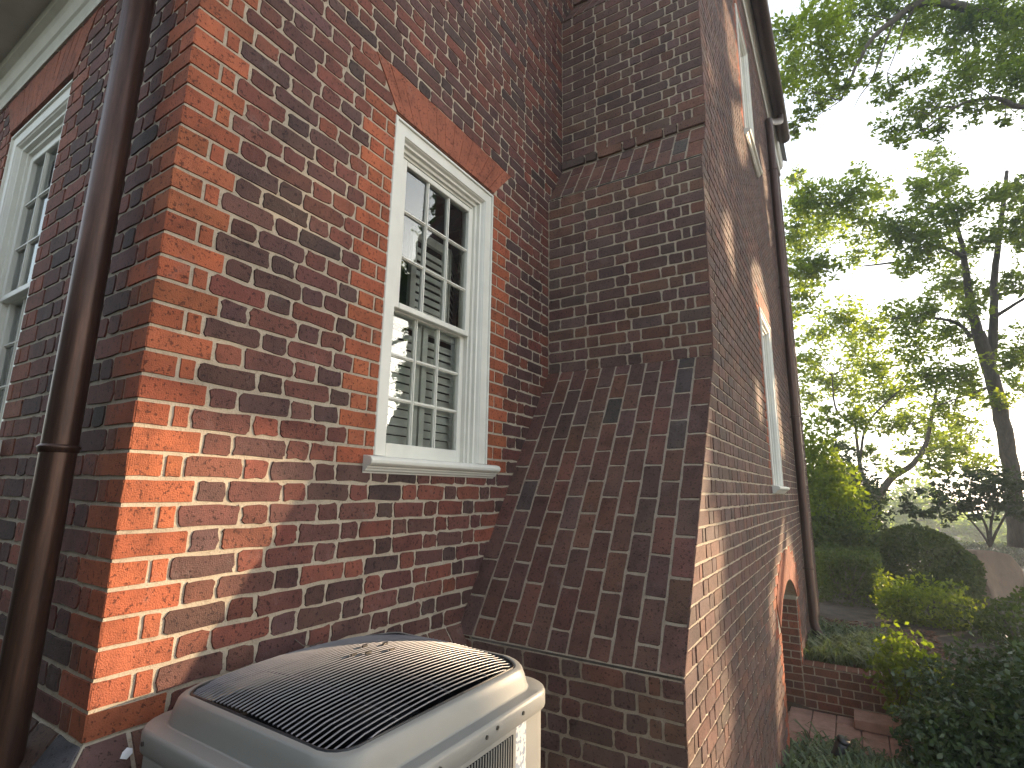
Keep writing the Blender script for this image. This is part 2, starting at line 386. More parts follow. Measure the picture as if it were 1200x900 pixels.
# ---- windows
def sash_window(parent,name,T,W_,H,rows,shutter=True,detail=True,lab=None):
    """T maps local (x along wall 0..W, d outward from wall, z) to world; H opening height from z=0"""
    win=bpy.data.objects.new(name,None); COL.objects.link(win); win.parent=parent
    if lab: win['label']=lab
    def bx(mb,x0,x1,d0,d1,z0,z1):
        c=[T(x,d,z) for z in (z0,z1) for (x,d) in ((x0,d0),(x1,d0),(x1,d1),(x0,d1))]
        mb.add(c,[(3,2,1,0),(4,5,6,7),(0,1,5,4),(1,2,6,5),(2,3,7,6),(3,0,4,7)])
    # moulded casing: profile (inward offset, outward depth) swept round the opening on left, top, right
    prof=[(-.002,-.03),(-.002,.016),(.006,.022),(.016,.022),(.018,.012),(.074,.012),(.077,.006),(.080,.004),(.088,-.012),(.098,-.014),(.100,-.034),(.116,-.036),(.118,-.052),(.128,-.054),(.130,-.078),(.136,-.08),(.136,-.12)]
    mb=MB(); loops=[]
    for (i,d) in prof: loops.append([T(i,d,0),T(i,d,H-i),T(W_-i,d,H-i),T(W_-i,d,0)])
    for a,b in zip(loops[:-1],loops[1:]):
        mb.add(a+b,[(0,1,5,4),(1,2,6,5),(2,3,7,6)])
    mb.build('casing',mWhite,win)
    # sill
    mb=MB(); pr=[(-.10,.004),(.045,-.004),(.066,-.010),(.074,-.022),(.072,-.036),(.060,-.046),(.048,-.048),(.048,-.054),(.040,-.060),(.036,-.068),(.024,-.072),(.024,-.078),(-.10,-.078)]
    e=.058
    mb.loft([[T(x,d,z) for d,z in pr] for x in (-e,W_+e)]); bevel(mb.build('sill',mWhite,win),.006)
    g0,g1=.150,W_-.150; zb,zt=.0,H-.14; zm=zb+(zt-zb)*.482
    for (sz0,sz1,dd,up) in ((zm-.012,zt,-.066,True),(-.006,zm+.012,-.098,False)):
        mb=MB(); st=.028
        bx(mb,g0-.025,g0+.012,dd-.02,dd+.02,sz0,sz1); bx(mb,g1-.012,g1+.025,dd-.02,dd+.02,sz0,sz1)
        bt=.03 if up else .075
        bx(mb,g0+.012,g1-.012,dd-.02,dd+.021,sz0,sz0+bt); bx(mb,g0+.012,g1-.012,dd-.02,dd+.019,sz1-.03,sz1)
        bevel(mb.build('sash',mWhite,win),.003,1)
        x0,x1,z0,z1=g0+.012,g1-.012,sz0+bt,sz1-.03; r=rows; m=.011
        for c in range(1,3):
            xc=x0+(x1-x0)*c/3; q=MB(); bx(q,xc-m/2-.003,xc+m/2+.003,dd-.012,dd+.006,z0,z1); bx(q,xc-m/2+.002,xc+m/2-.002,dd+.006,dd+.013,z0,z1); q.build('muntin',mWhite,win)
        for k in range(1,r):
            zc=z0+(z1-z0)*k/r
            for c in range(3):
                xa=x0+(x1-x0)*c/3+(m/2+.003 if c else 0); xb=x0+(x1-x0)*(c+1)/3-(m/2+.003 if c<2 else 0)
                q=MB(); bx(q,xa,xb,dd-.011,dd+.005,zc-m/2-.003,zc+m/2+.003); bx(q,xa,xb,dd+.005,dd+.012,zc-m/2+.002,zc+m/2-.002); q.build('muntin',mWhite,win)
        for c in range(3):
            for k in range(r):
                q=MB(); o=[(rng.random()-.5)*.004 for _ in range(2)]
                xa,xb=x0+(x1-x0)*c/3,x0+(x1-x0)*(c+1)/3; za,zc=z0+(z1-z0)*k/r,z0+(z1-z0)*(k+1)/r
                q.add([T(xa,dd-.003+o[0],za),T(xb,dd-.003+o[1],za),T(xb,dd-.003-o[0],zc),T(xa,dd-.003-o[1],zc)],[(0,1,2,3)]); q.build('pane',mGlass,win)
    if shutter:
        # louvred inside shutters, the panels swung part open
        for (xh,sg,ang,zlo,zhi) in shutter:
            ca,sa=math.cos(ang),math.sin(ang); pw=.315
            S=lambda a,dep,z: T(xh+sg*(a*ca)-dep*sa*sg*0, -.14-a*sa-dep, z)
            def sb(mb,a0,a1,e0,e1,z0,z1):
                c=[S(a,e,z) for z in (z0,z1) for (a,e) in ((a0,e0),(a1,e0),(a1,e1),(a0,e1))]
                mb.add(c,[(3,2,1,0),(4,5,6,7),(0,1,5,4),(1,2,6,5),(2,3,7,6),(3,0,4,7)])
            fr_=MB(); sb(fr_,0,.04,0,.025,zlo,zhi); sb(fr_,pw-.04,pw,0,.025,zlo,zhi); sb(fr_,.04,pw-.04,0,.025,zlo,zlo+.05); sb(fr_,.04,pw-.04,0,.025,zhi-.05,zhi)
            fr_.build('shutter_frame',mShut,win)
            n=int((zhi-zlo-.1)/.045)
            for i in range(n):
                z=zlo+.06+i*.045; q=MB()
                c=[S(a,e,zz) for a in (.04,pw-.04) for (e,zz) in ((0,z),(.004,z-.004),(.026,z+.034),(.022,z+.038))]
                q.add(c,[(0,1,2,3),(7,6,5,4),(0,4,5,1),(1,5,6,2),(2,6,7,3),(3,7,4,0)]); q.build('slat',mShut,win)
    # the room behind
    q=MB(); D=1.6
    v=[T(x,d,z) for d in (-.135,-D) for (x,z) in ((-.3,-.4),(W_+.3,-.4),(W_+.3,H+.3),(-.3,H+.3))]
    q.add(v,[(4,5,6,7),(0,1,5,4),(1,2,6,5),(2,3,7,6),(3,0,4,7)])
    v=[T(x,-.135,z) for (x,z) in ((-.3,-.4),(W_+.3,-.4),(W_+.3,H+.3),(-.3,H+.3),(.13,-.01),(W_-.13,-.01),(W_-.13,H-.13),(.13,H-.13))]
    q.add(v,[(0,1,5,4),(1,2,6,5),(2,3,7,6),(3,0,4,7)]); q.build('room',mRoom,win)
    return win
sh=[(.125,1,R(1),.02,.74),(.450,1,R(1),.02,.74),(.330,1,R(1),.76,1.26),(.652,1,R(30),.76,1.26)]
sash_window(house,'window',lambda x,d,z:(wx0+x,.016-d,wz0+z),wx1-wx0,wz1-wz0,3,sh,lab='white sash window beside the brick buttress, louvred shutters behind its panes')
sh2=[(.50,1,R(20),.03,1.2)]
sash_window(house,'window',lambda x,d,z:(.024-d,ly1-x,lz0+z),ly1-ly0,lz1-lz0,3,sh2,lab='white sash window cut by the left edge, partly behind the downpipe')
for (P_,a0,a1,b0,b1,pal) in ((lambda u,d,z:(u,d,z),wx0,wx1,wz0,wz1,'rub'),(lambda u,d,z:(d,u,z),ly0,ly1,lz0,lz1,'rubShade')):
    mb=MB()
    k0=int(b0/h); 
    for k in range(k0,int(b1/h)+1):
        za,zc=max(b0,k*h+.005),min(b1+.015,(k+1)*h-.005)
        for u_,o_ in ((a0,1),(a1,-1)):
            mb.add([P_(u_+o_*.0015,-.004,za),P_(u_+o_*.0015,.075,za),P_(u_+o_*.0015,.075,zc),P_(u_+o_*.0015,-.004,zc)],[(0,1,2,3)],bcol(pal))
    mb.add([P_(a0,-.005,b1+.014),P_(a1,-.005,b1+.014),P_(a1,.08,b1+.014),P_(a0,.08,b1+.014)],[(0,1,2,3)],tuple(PAL[pal][0])); mb.build('jamb',mBrick,house)
    mb=MB()
    for u_ in (a0,a1): mb.add([P_(u_,0,b0-.02),P_(u_,.08,b0-.02),P_(u_,.08,b1+.015),P_(u_,0,b1+.015)],[(0,1,2,3)])
    mb.build('jamb_mortar',mMortar,house)
# ---- cornice and roof
def prism(mb,prof,a,b,axis):
    if axis=='y': mb.loft([[(x,a,z) for x,z in prof],[(x,b,z) for x,z in prof]])
    else: mb.loft([[(a,y,z) for y,z in prof],[(b,y,z) for y,z in prof]])
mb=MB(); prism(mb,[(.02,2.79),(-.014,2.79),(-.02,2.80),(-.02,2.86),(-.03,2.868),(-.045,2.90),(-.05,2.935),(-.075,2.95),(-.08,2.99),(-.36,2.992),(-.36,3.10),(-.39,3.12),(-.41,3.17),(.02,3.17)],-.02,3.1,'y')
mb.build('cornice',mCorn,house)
mb=MB(); mb.add([(-.45,-.05,3.12),(-.45,5,3.12),(2.75,5,6.36),(2.75,-.05,6.36),(-.45,-.05,3.20),(-.45,5,3.20),(2.75,5,6.44),(2.75,-.05,6.44)],[(3,2,1,0),(4,5,6,7),(0,1,5,4),(1,2,6,5),(2,3,7,6),(3,0,4,7)])
mb.build('roof',mSlate,house)
# ---- brown downpipe on the front wall
mb=MB(); mb.tube([(-.09,.245,3.0),(-.09,.235,1.5),(-.09,.225,.75),(-.09,.220,-.2),(-.09,.22,-1.2)],.044,20)
dp=mb.build('downspout',mCopper,house,True)
for z,y in ((2.60,.243),(.755,.226)):
    q=MB(); pts=[(.0445,-.012),(.049,-.010),(.049,.0),(.0515,.004),(.049,.008),(.0445,.012)]
    q.loft([[(-.09+r_*math.cos(a),y+r_*math.sin(a),z+zz) for a in np.arange(20)*math.pi/10] for r_,zz in pts],False,False); q.build('collar',mCopper,dp,True)

# ================================================================== wing with the buttress
hb=.0775; DY=-1.113
wing=thing('brick_wing','brick wing with a sloping buttress foot, right of the large sash window','house',(0,0,0))
def xl(z):      # outline of the long side wall at its near end
    P=[(-1.8,1.545),(-.05,1.545),(1.46,2.5),(2.78,2.5),(3.17,2.725),(4.555,2.725),(4.95,2.98),(9,2.98)]
    return float(np.interp(z,[a for a,_ in P],[b for _,b in P]))
XE=10.2; ZT=7.15
# face that looks left, plane x = 2.5 / 2.725 ; u = -y
def faceB(x,zs,ze,n0,skip=()):
    W=Wall((x,0,0),(0,-1,0),(0,0,1),(-1,0,0)); n=int(round((ze-zs)/hb)); hh=(ze-zs)/n; pr=.006
    for k in range(n):
        z0,z1=zs+k*hh,zs+(k+1)*hh; odd=(k+n0)%2
        W.sheet([(0,z0),(-DY,z0),(-DY,z1),(0,z1)])
        e=-DY+.0105
        if odd: e2=e-.15; tail=[(e-.155,e-.098),(e-.098,e)]
        else: tail=[(e-.2,e)]; e2=e-.2
        if odd: e2=e-.155
        for u0,u1 in fill(.004,e2,'H' if odd else 'S'): W.rect(u0,u1,z0,z1,bcol('wing'),r=.011,j=.0028,g=.005,proud=.022 if x>2.6 and k==0 else .006)
        for u0,u1 in tail: W.rect(u0,u1,z0,z1,bcol('wing'),r=.007,j=.002,g=.005,proud=.022 if x>2.6 and k==0 else .006)
    return W
def incline(p0,p1,cols,lens,pal,top=None,off=.1):
    """bricks laid lengthwise down a slope from p1=(x,z) high to p0 low"""
    d=np.array([p1[0]-p0[0],0,p1[1]-p0[1]]); L=np.linalg.norm(d); d/=L; n=np.array([-d[2],0,d[0]])
    W=Wall((p0[0],0,p0[1]),(0,-1,0),d,n); cw=-DY/cols
    W.sheet([(0,0),(-DY,0),(-DY,L),(0,L)])
    for c in range(cols):
        u0,u1=c*cw,(c+1)*cw; v=-(off if c%2 else 0)-(0 if lens<.3 else 0)
        while v<L-.02:
            a,b=max(v,0),min(v+lens,L)
            if b-a>.03: W.rect(u0,u1+(.009 if c==cols-1 else 0),a,b,bcol(pal),r=.007,j=.0022,g=.005,proud=.004)
            v+=lens
    return W
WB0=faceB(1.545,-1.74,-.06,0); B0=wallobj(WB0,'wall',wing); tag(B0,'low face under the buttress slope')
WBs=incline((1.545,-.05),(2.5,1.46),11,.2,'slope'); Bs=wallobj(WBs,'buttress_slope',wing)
WB1=faceB(2.5,1.452,2.785,1); mMU=mortar('lit_tan_mortar',1.0); B1=WB1.m.build('wall',mMU,wing); tag(B1,'shaft face between the two slopes')  # tan mortar, lightened on both shaft faces to stand in for missing light
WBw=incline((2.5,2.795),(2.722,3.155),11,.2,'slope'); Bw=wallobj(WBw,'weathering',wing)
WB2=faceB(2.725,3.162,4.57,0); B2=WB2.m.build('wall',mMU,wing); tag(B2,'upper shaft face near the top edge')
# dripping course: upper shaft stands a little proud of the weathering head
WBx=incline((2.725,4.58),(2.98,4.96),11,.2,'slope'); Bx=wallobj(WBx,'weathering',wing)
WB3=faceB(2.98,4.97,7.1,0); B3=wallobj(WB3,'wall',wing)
# long side, plane y=DY
WC=Wall((0,DY,0),(1,0,0),(0,0,1),(0,-1,0))
CW=[(4.89,5.72,.735,2.50),(4.89,5.72,4.50,6.15)]
ax,ahw,asp,arise=5.5,.83,-.47,.27; arad=(ahw*ahw+arise*arise)/(2*arise); acz=asp+arise-arad
def ahalf(z):
    if z<asp: return ahw
    q=arad**2-(z-acz)**2
    return math.sqrt(q) if q>0 and z<asp+arise else 0
orad=arad+.30
def ohalf(z):
    if z<asp-.02: return ahw
    q=orad**2-(z-acz)**2
    if q<=0 or z>acz+orad: return 0
    return min(math.sqrt(q),ahw+.16+.2*(z-asp)) if z>acz else ahw
def holes(z,outer=False):
    hs=[(a,b) for a,b,c,d in CW if c<z<d]
    e=(ohalf if outer else ahalf)(z)
    if e>.02: hs.append((ax-e,ax+e))
    return hs
def spans(z,a,b,outer=False):
    out=[];x=a
    for p,q in sorted(holes(z,outer)):
        out.append((x,p)); x=q
    out.append((x,b)); return out
zb=-1.75; nC=int((ZT-zb)/hb)
for k in range(nC):
    z0,z1=zb+k*hb,zb+(k+1)*hb; zm=(z0+z1)/2; odd=k%2
    sub=4 if zm<.2 and zm>-.7 else 1
    for s in range(sub):
        a0,a1=z0+hb*s/sub,z0+hb*(s+1)/sub; am=(a0+a1)/2
        for (p,q) in spans(am,0,XE):
            l0,l1=(xl(a0),xl(a1)) if p==0 else (p,p)
            WC.sheet([(l0,a0),(q,a0),(q,a1),(l1,a1)])
    for i,(p,q) in enumerate(spans(zm,xl(zm),XE,True)):
        pal='wing'
        if i==0:
            e=.2 if odd else .1
            l0,l1=xl(z0),xl(z1)
            WC.brick([(l0-.0055,z0+.005),(p+e-.005,z0+.005),(p+e-.005,z1-.005),(l1-.0055,z1-.005)],bcol(pal),r=.005)
            if not odd: WC.rect(p+e,p+e+.055,z0,z1,bcol(pal),r=.006); e+=.055
            p=p+e
        for u0,u1 in fill(p,q,'S' if odd==0 else 'H'):
            WC.rect(u0,u1,z0,z1,bcol('rub') if (i>0 and u0<p+.02 or (i==0 and u1>q-.02 and q<XE-.1)) else bcol(pal),r=.010,j=.0028,g=.0055,proud=.007)
for (a,b,c,d) in CW:
    for i in range(14):
        f0,f1=i/14,(i+1)/14; L=b-a
        WC.brick([(a+L*f0+.001,d+.004),(a+L*f1-.001,d+.004),(a-.12+(L+.24)*f1-.001,d+.23),(a-.12+(L+.24)*f0+.001,d+.23)],ARCH(),name='arch_brick',proud=.010,r=.002,j=.001)
th0=math.asin(ahw/arad)
nv=20
for i in range(nv):
    a0=-th0*1.02+2.04*th0*i/nv; a1=-th0*1.02+2.04*th0*(i+1)/nv
    pt=lambda a,r_:(ax+r_*math.sin(a),acz+r_*math.cos(a))
    g=.0015
    WC.brick([pt(a0+g,arad),pt(a1-g,arad),pt(a1-g,orad),pt(a0+g,orad)],ARCH(),name='arch_brick',proud=.010,r=.002,j=.001)
wallC=WC.m.build('wall',mortar('wing_mortar',1.0),wing); tag(wallC,'long side wall with the low arch')
# arch reveal : far jamb face, plane x=ax+ahw, plus soffit and back
XR=ax+ahw
WR=Wall((XR,DY,0),(0,1,0),(0,0,1),(-1,0,0))
nr=int((asp+1.75)/.0775)
for k in range(nr):
    z0=-1.75+k*.0775; z1=z0+.0775
    WR.sheet([(0,z0),(.6,z0),(.6,z1),(0,z1)])
    for u0,u1 in fill(0,.6,'S' if k%2 else 'H'): WR.rect(u0,u1,z0,z1,bcol('ret'),r=.008)
rev=wallobj(WR,'arch_jamb',wing)
mb=MB(); n=16; pts=[(ax-ahw,-1.75),(ax-ahw,asp)]+[(ax+arad*math.sin(a),acz+arad*math.cos(a)) for a in np.linspace(-th0,th0,n)[1:]]
mb.loft([[(x,DY,z) for x,z in pts],[(x,DY+.6,z) for x,z in pts]],False,False,False)
mb.add([(ax-ahw-.1,DY+.59,-1.75),(ax+ahw+.1,DY+.59,-1.75),(ax+ahw+.1,DY+.59,.1),(ax-ahw-.1,DY+.59,.1)],[(0,1,2,3)])
mb.build('arch_soffit',mMortar,wing)
emit(wing,[(WB0,B0),(WBs,Bs),(WB1,B1),(WBw,Bw),(WB2,B2),(WBx,Bx),(WB3,B3),(WC,wallC),(WR,rev)])
# closing sheets (far end, top)
mb=MB(); mb.add([(XE,DY,-1.75),(XE,4,-1.75),(XE,4,ZT),(XE,DY,ZT),(2.4,DY,ZT),(2.4,4,ZT)],[(0,1,2,3),(3,2,5,4)]); mb.build('end_wall',mMortar,wing)
for (a,b,c,d),lab in zip(CW,('white sash window low on the long side wall','white sash window under the gutter')):
    sash_window(wing,'window',lambda x,dd,z,a=a,c=c:(a+x,DY-dd,c+z),b-a,d-c,3,None,lab=lab)
# eaves: fascia board, bed mould, half-round gutter, roof
mb=MB(); prism(mb,[(DY+.02,6.92),(DY-.02,6.92),(DY-.03,6.95),(DY-.03,7.05),(DY-.06,7.08),(DY-.085,7.14),(DY-.09,7.22),(DY+.02,7.22)],2.7,XE+.03,'x'); mb.build('cornice',mWhite,wing)
gy,gz,gr=DY-.185,7.16,.10
mb=MB(); sec=[(gy+gr*math.cos(a),gz+gr*math.sin(a)) for a in np.linspace(math.pi,2*math.pi,13)]+[(gy+gr-.006,gz+.004)]+[(gy+(gr-.006)*math.cos(a),gz+.004+(gr-.006)*math.sin(a)) for a in np.linspace(2*math.pi,math.pi,13)]
mb.loft([[(x,y,z) for y,z in sec] for x in (2.7,9.35)]); 
mb.add([(9.349,gy+gr*math.cos(a),gz+gr*math.sin(a)) for a in np.linspace(math.pi,2*math.pi,13)],[tuple(range(13))]); mb.build('gutter',mCopper,wing)
mb=MB(); mb.add([(2.7,DY-.16,7.24),(XE+.1,DY-.16,7.24),(XE+.1,4,11),(2.7,4,11),(2.7,DY-.16,7.29),(XE+.1,DY-.16,7.29),(XE+.1,4,11.05),(2.7,4,11.05)],[(3,2,1,0),(4,5,6,7),(0,1,5,4),(1,2,6,5),(2,3,7,6),(3,0,4,7)]); mb.build('roof',mSlate,wing)
mb=MB(); xd=7.5; yd=DY-.075
mb.tube([(xd+1.0,gy,7.14),(xd+.98,gy,6.95),(xd+.6,yd,6.72),(xd+.02,yd,6.35),(xd,yd,6.1),(xd,yd,3),(xd,yd,-.95),(xd-.02,yd-.02,-1.05),(xd-.12,yd-.10,-1.16),(xd-.25,yd-.22,-1.20)],.055,14)
dp2=mb.build('downspout',mCopper,wing,True)
for z in (5.5,3.6,1.7,-.3):
    q=MB(); q.loft([[(xd+r_*math.cos(a),yd+r_*math.sin(a),z+zz) for a in np.arange(16)*math.pi/8] for r_,zz in ((.056,-.014),(.061,-.012),(.061,.012),(.056,.014))],False,False); q.box(xd-.008,xd+.008,yd,DY,z-.01,z+.01); q.build('strap',mCopper,dp2)

# ================================================================== air conditioner
ac=thing('air_conditioner','grey and beige outdoor air conditioner with a domed wire grille, standing in the brick corner','air conditioner',(.51,-.47,-1.15))
def rr(x0,x1,y0,y1,r,z,n=7):
    P=[]
    for cx,cy,a0 in ((x1-r,y0+r,-90),(x1-r,y1-r,0),(x0+r,y1-r,90),(x0+r,y0+r,180)):
        for i in range(n):
            a=R(a0+90*i/(n-1)); x,y=cx+r*math.cos(a),cy+r*math.sin(a); P.append((x,y,z(x,y) if callable(z) else z))
    return P
X0,X1,Y0,Y1=.062,.962,-.860,-.08; ZR=.05
cx,cy,hx,hy=.5,-.46,.36,.33
def zd(x,y): return ZR+.058+.024*(1-min(1,((x-cx)/hx)**2))+.028*(1-min(1,((y-cy)/hy)**2))
mb=MB(); mb.loft([rr(X0+.012,X1-.012,Y0+.012,Y1-.012,.088,z) for z in (-1.02,-.4,-.01)],True,False); cab=mb.build('cabinet',mAC,ac,True)
e=cab.modifiers.new('es','EDGE_SPLIT'); e.split_angle=R(40)
mb=MB(); L=[]
for (ins,z,r) in ((0,ZR-.052,.10),(-.001,ZR-.05,.10),(-.001,ZR-.012,.10),(.002,ZR-.004,.10),(.007,ZR,.10),(.040,ZR+.001,.09),(.043,ZR+.004,.088),(.044,ZR+.010,.088)):
    L.append(rr(X0+ins,X1-ins,Y0+ins,Y1-ins,r,z))
for (ins,f,r) in ((.050,.50,.085),(.056,.90,.085),(.059,.97,.085),(.063,1.0,.085),(.071,1.0,.085),(.074,.95,.085),(.075,.4,.085)):
    L.append(rr(X0+ins,X1-ins,Y0+ins,Y1-ins,r,lambda x,y,f=f:ZR+.010+(zd(x,y)-ZR-.010)*f))
mb.loft(L,False,False); cov=mb.build('top_cover',mAC,ac,True)
e=cov.modifiers.new('es','EDGE_SPLIT'); e.split_angle=R(32)
mb=MB(); mb.loft([rr(X0+.0745,X1-.0745,Y0+.0745,Y1-.0745,.085,z) for z in (-.30,-.05,.066)],True,False); mb.build('fan_well',mACd,ac)
# fan under the grille
fm=MB(); fm.loft([[(cx+r_*math.cos(a),cy+r_*math.sin(a),z) for a in np.arange(20)*math.pi/10] for r_,z in ((.07,-.1),(.075,-.02),(.07,.02),(.05,.03))]); fan=fm.build('fan_motor',mACd,ac,True)
for b in range(3):
    q=MB(); a0=b*2.094+.4; ps=[]
    for r_ in (.07,.18,.29): ps+= [(cx+r_*math.cos(a0-.35),cy+r_*math.sin(a0-.35),-.07),(cx+r_*math.cos(a0+.35),cy+r_*math.sin(a0+.35),-.01)]
    q.add(ps,[(0,1,3,2),(2,3,5,4)]); q.build('fan_blade',mACd,fan)
# grille: rim wire, bars, cross bars
gx0,gx1,gy0,gy1,gr_=X0+.079,X1-.079,Y0+.079,Y1-.079,.08
mb=MB(); lp=[np.array(p)+np.array([0,0,-.002]) for p in rr(gx0,gx1,gy0,gy1,gr_,zd)]; 
for (o_,z) in ((0,0),(.012,-.012)):
    pp=[np.array(p)+np.array([0,0,z-.004]) for p in rr(gx0+o_,gx1-o_,gy0+o_,gy1-o_,gr_,zd)]; mb.tube(pp+[pp[0]],.0042,6)
mb.build('grille_rim',mBlack,ac)
def inset_x(y):
    d=0
    for yy in (gy0+gr_-y,y-(gy1-gr_)):
        if yy>0: d=gr_-math.sqrt(max(0,gr_**2-yy**2))
    return d
nb=38
for i in range(nb):
    y=gy0+.003+(gy1-gy0-.006)*i/(nb-1); d=inset_x(y)+.003
    xs=np.linspace(gx0+d,gx1-d,12); q=MB(); q.tube([(x,y,zd(x,y)-.001+(-.006 if k in(0,11) else 0)) for k,x in enumerate(xs)],.0022,5,False); o=q.build('grille_wire',mWire,ac,True)
for x in (cx-.17,cx+.02,cx+.2):
    ys=np.linspace(gy0+.01,gy1-.01,12); q=MB(); q.tube([(x,y,zd(x,y)-.009) for y in ys],.003,5); q.build('grille_brace',mBlack,ac,True)
for (x,y) in ((cx+.01,cy+.05),(cx+.10,cy+.10),(cx+.16,cy+.07),(cx+.12,cy-.0),(cx+.05,cy+.03)):
    q=MB(); q.box(x-.010,x+.010,y-.003,y+.003,zd(x,y),zd(x,y)+.007); q.build('wire_clip',mScrew,ac)
# front: lip seam, louvred panel, label, screws
yf=Y0+.012
q=MB(); q.box(.11,.722,yf-.012,yf-.0005,-.95,.006); fp=q.build('front_panel',mAC,ac); bevel(fp,.004)
q=MB(); q.box(.14,.702,yf-.0135,yf-.0125,-.90,-.014); q.build('louvre_recess',mACd,ac)
n=int((.702-.14)/.0122)
for i in range(n):
    x=.140+i*.0122; q=MB(); q.box(x-.0020,x+.0020,yf-.0155,yf-.0136,-.90,-.014); q.build('louvre_bar',mAC,ac)
q=MB(); q.box(.731,.789,yf-.0035,yf-.0005,-.34,.004); q.build('label_strip',mLabel,ac)
def screw(x,y,z,nx,ny):
    q=MB(); a=np.array([nx,ny,0.]); q.tube([np.array([x,y,z]),np.array([x,y,z])+a*.004],.0055,8); q.build('screw',mScrew,ac)
for x in (.20,.38,.57,.755): screw(x,Y0,ZR-.026,0,-1)
screw(.727,yf-.0,-.002,0,-1); screw(.62,Y0,ZR-.02,0,-1)
for y in (-.72,-.44,-.17): screw(X0,y,ZR-.028,-1,0)
xf=X0+.012
q=MB(); q.box(xf-.010,xf-.0005,-.76,-.17,-.95,-.004); bevel(q.build('side_panel',mAC,ac),.004)
q=MB(); q.box(xf-.0115,xf-.0105,-.74,-.20,-.9,-.035); q.build('louvre_recess',mACd,ac)
for i in range(44):
    y=-.735+i*.0122; q=MB(); q.box(xf-.0135,xf-.0116,y-.0020,y+.0020,-.9,-.035); q.build('louvre_bar',mAC,ac)
q=MB(); q.box(-.0,1.02,-.92,-.10,-1.15,-1.02); tag(bevel(q.build('concrete_pad',simple('pad_concrete',(.3,.29,.27),.9)),.01),'grey concrete pad under the air conditioner','pad')
# small things
q=MB(); q.add([(.068,-.050,-.044),(.083,-.054,-.050),(.098,-.048,-.042),(.100,-.040,-.033),(.088,-.036,-.028),(.076,-.041,-.034),(.085,-.046,-.036)],[(0,1,6),(1,2,6),(2,3,6),(3,4,6),(4,5,6),(5,0,6)]); tag(q.build('paper_scrap',simple('scrap_white',(.75,.77,.8),.6)),'small white scrap lying on the brick ledge at the house corner','scrap')
q=MB(); p0=np.array([.53,-.17,zd(.53,-.17)]); q.tube([p0+(-.03,.03,.03),p0+(-.01,.01,.008),p0+(.02,0,.004),p0+(.05,-.01,.012)],.0015,5); tag(q.build('twig',mBark),'dry curled twig on the back edge of the air conditioner grille','twig')
# ================================================================== foliage
def leaf_mesh(name,P,size,flat=0.,asp=.55,lv=None,up=None):
    n=len(P); d=rng.normal(size=(n,3)); d[:,2]*=(1-flat); d/=np.linalg.norm(d,axis=1)[:,None]
    nn=rng.normal(size=(n,3)); nn[:,2]+=flat*2.5
    e=np.cross(d,nn); e/=np.linalg.norm(e,axis=1)[:,None]+1e-9
    s=size*(.6+.8*rng.random(n))[:,None]; f=np.cross(e,d)*s*.12
    V=np.stack([P-d*s,P-d*s*.1+e*s*asp+f,P+d*s,P-d*s*.1-e*s*asp+f],1).reshape(-1,3)
    me=bpy.data.meshes.new(name); me.vertices.add(4*n); me.vertices.foreach_set('co',V.ravel().astype('f'))
    me.loops.add(4*n); me.loops.foreach_set('vertex_index',np.arange(4*n,dtype='i'))
    me.polygons.add(n); me.polygons.foreach_set('loop_start',np.arange(0,4*n,4,dtype='i'))
    me.update(calc_edges=True)
    if lv is None: lv=rng.random(n)
    c=np.ones((n,4,4),'f'); c[:,:,:3]=np.clip(lv,0,1)[:,None,None]
    a=me.color_attributes.new('Col','FLOAT_COLOR','POINT'); a.data.foreach_set('color',c.ravel()); return me
def clump_points(clumps,per_m3=None,n=None,sub=.33,fill_=.55):
    """uneven clumps: each is broken into small twigs, leaves sit round twigs"""
    out=[]; lv=[]
    for (c,r,cnt) in clumps:
        c=np.array(c); m=max(3,int(cnt/14)); d=rng.normal(size=(m,3)); d/=np.linalg.norm(d,axis=1)[:,None]
        tw=c+d*(r*rng.random((m,1))**.5); shade=rng.random()
        for q in tw:
            k=rng.integers(8,20); p=q+rng.normal(size=(k,3))*r*sub*.55*np.array([1,1,.6]); out.append(p); lv.append(np.full(k,.25+.5*shade)+rng.normal(size=k)*.2)
    return np.concatenate(out),np.concatenate(lv)
def ground_z(x,y):
    base=np.interp(x,[-5,2,4.2,5.2,6.33,6.40,12,20,40,120],[-1.15,-1.15,-1.48,-1.70,-1.72,-1.25,-1.35,-1.7,-3.0,-5.0])
    return base
# lit places the low sun reaches through gaps in the shade trees
LIT=[]
def litC(pts,r):
    for (u,v) in pts:
        ray=Fv+R2*(u-600)/FPX-U2*(v-450)/FPX; t=(DY-CAM[1])/ray[1]; LIT.append((CAM+ray*t,r*1.3))
litC([(800,800),(812,860),(805,740),(818,690),(830,880)],.28)
litC([(902,850),(905,800),(898,760),(913,760)],.33); litC([(920,665),(925,680),(915,700)],.33)
litC([(858,60),(866,100),(862,140)],.34); litC([(859,290),(863,310)],.22); litC([(889,340),(896,370)],.28); litC([(912,470),(916,500)],.3); litC([(886,470)],.2); litC([(893,200),(897,260)],.3)
for x,z,r in ((.0,.08,.24),(.08,.28,.28),(.12,.48,.30),(.13,.68,.30),(.10,.86,.27),(.28,.60,.20),(.02,1.0,.18)): LIT.append((np.array([x,0,z]),r))

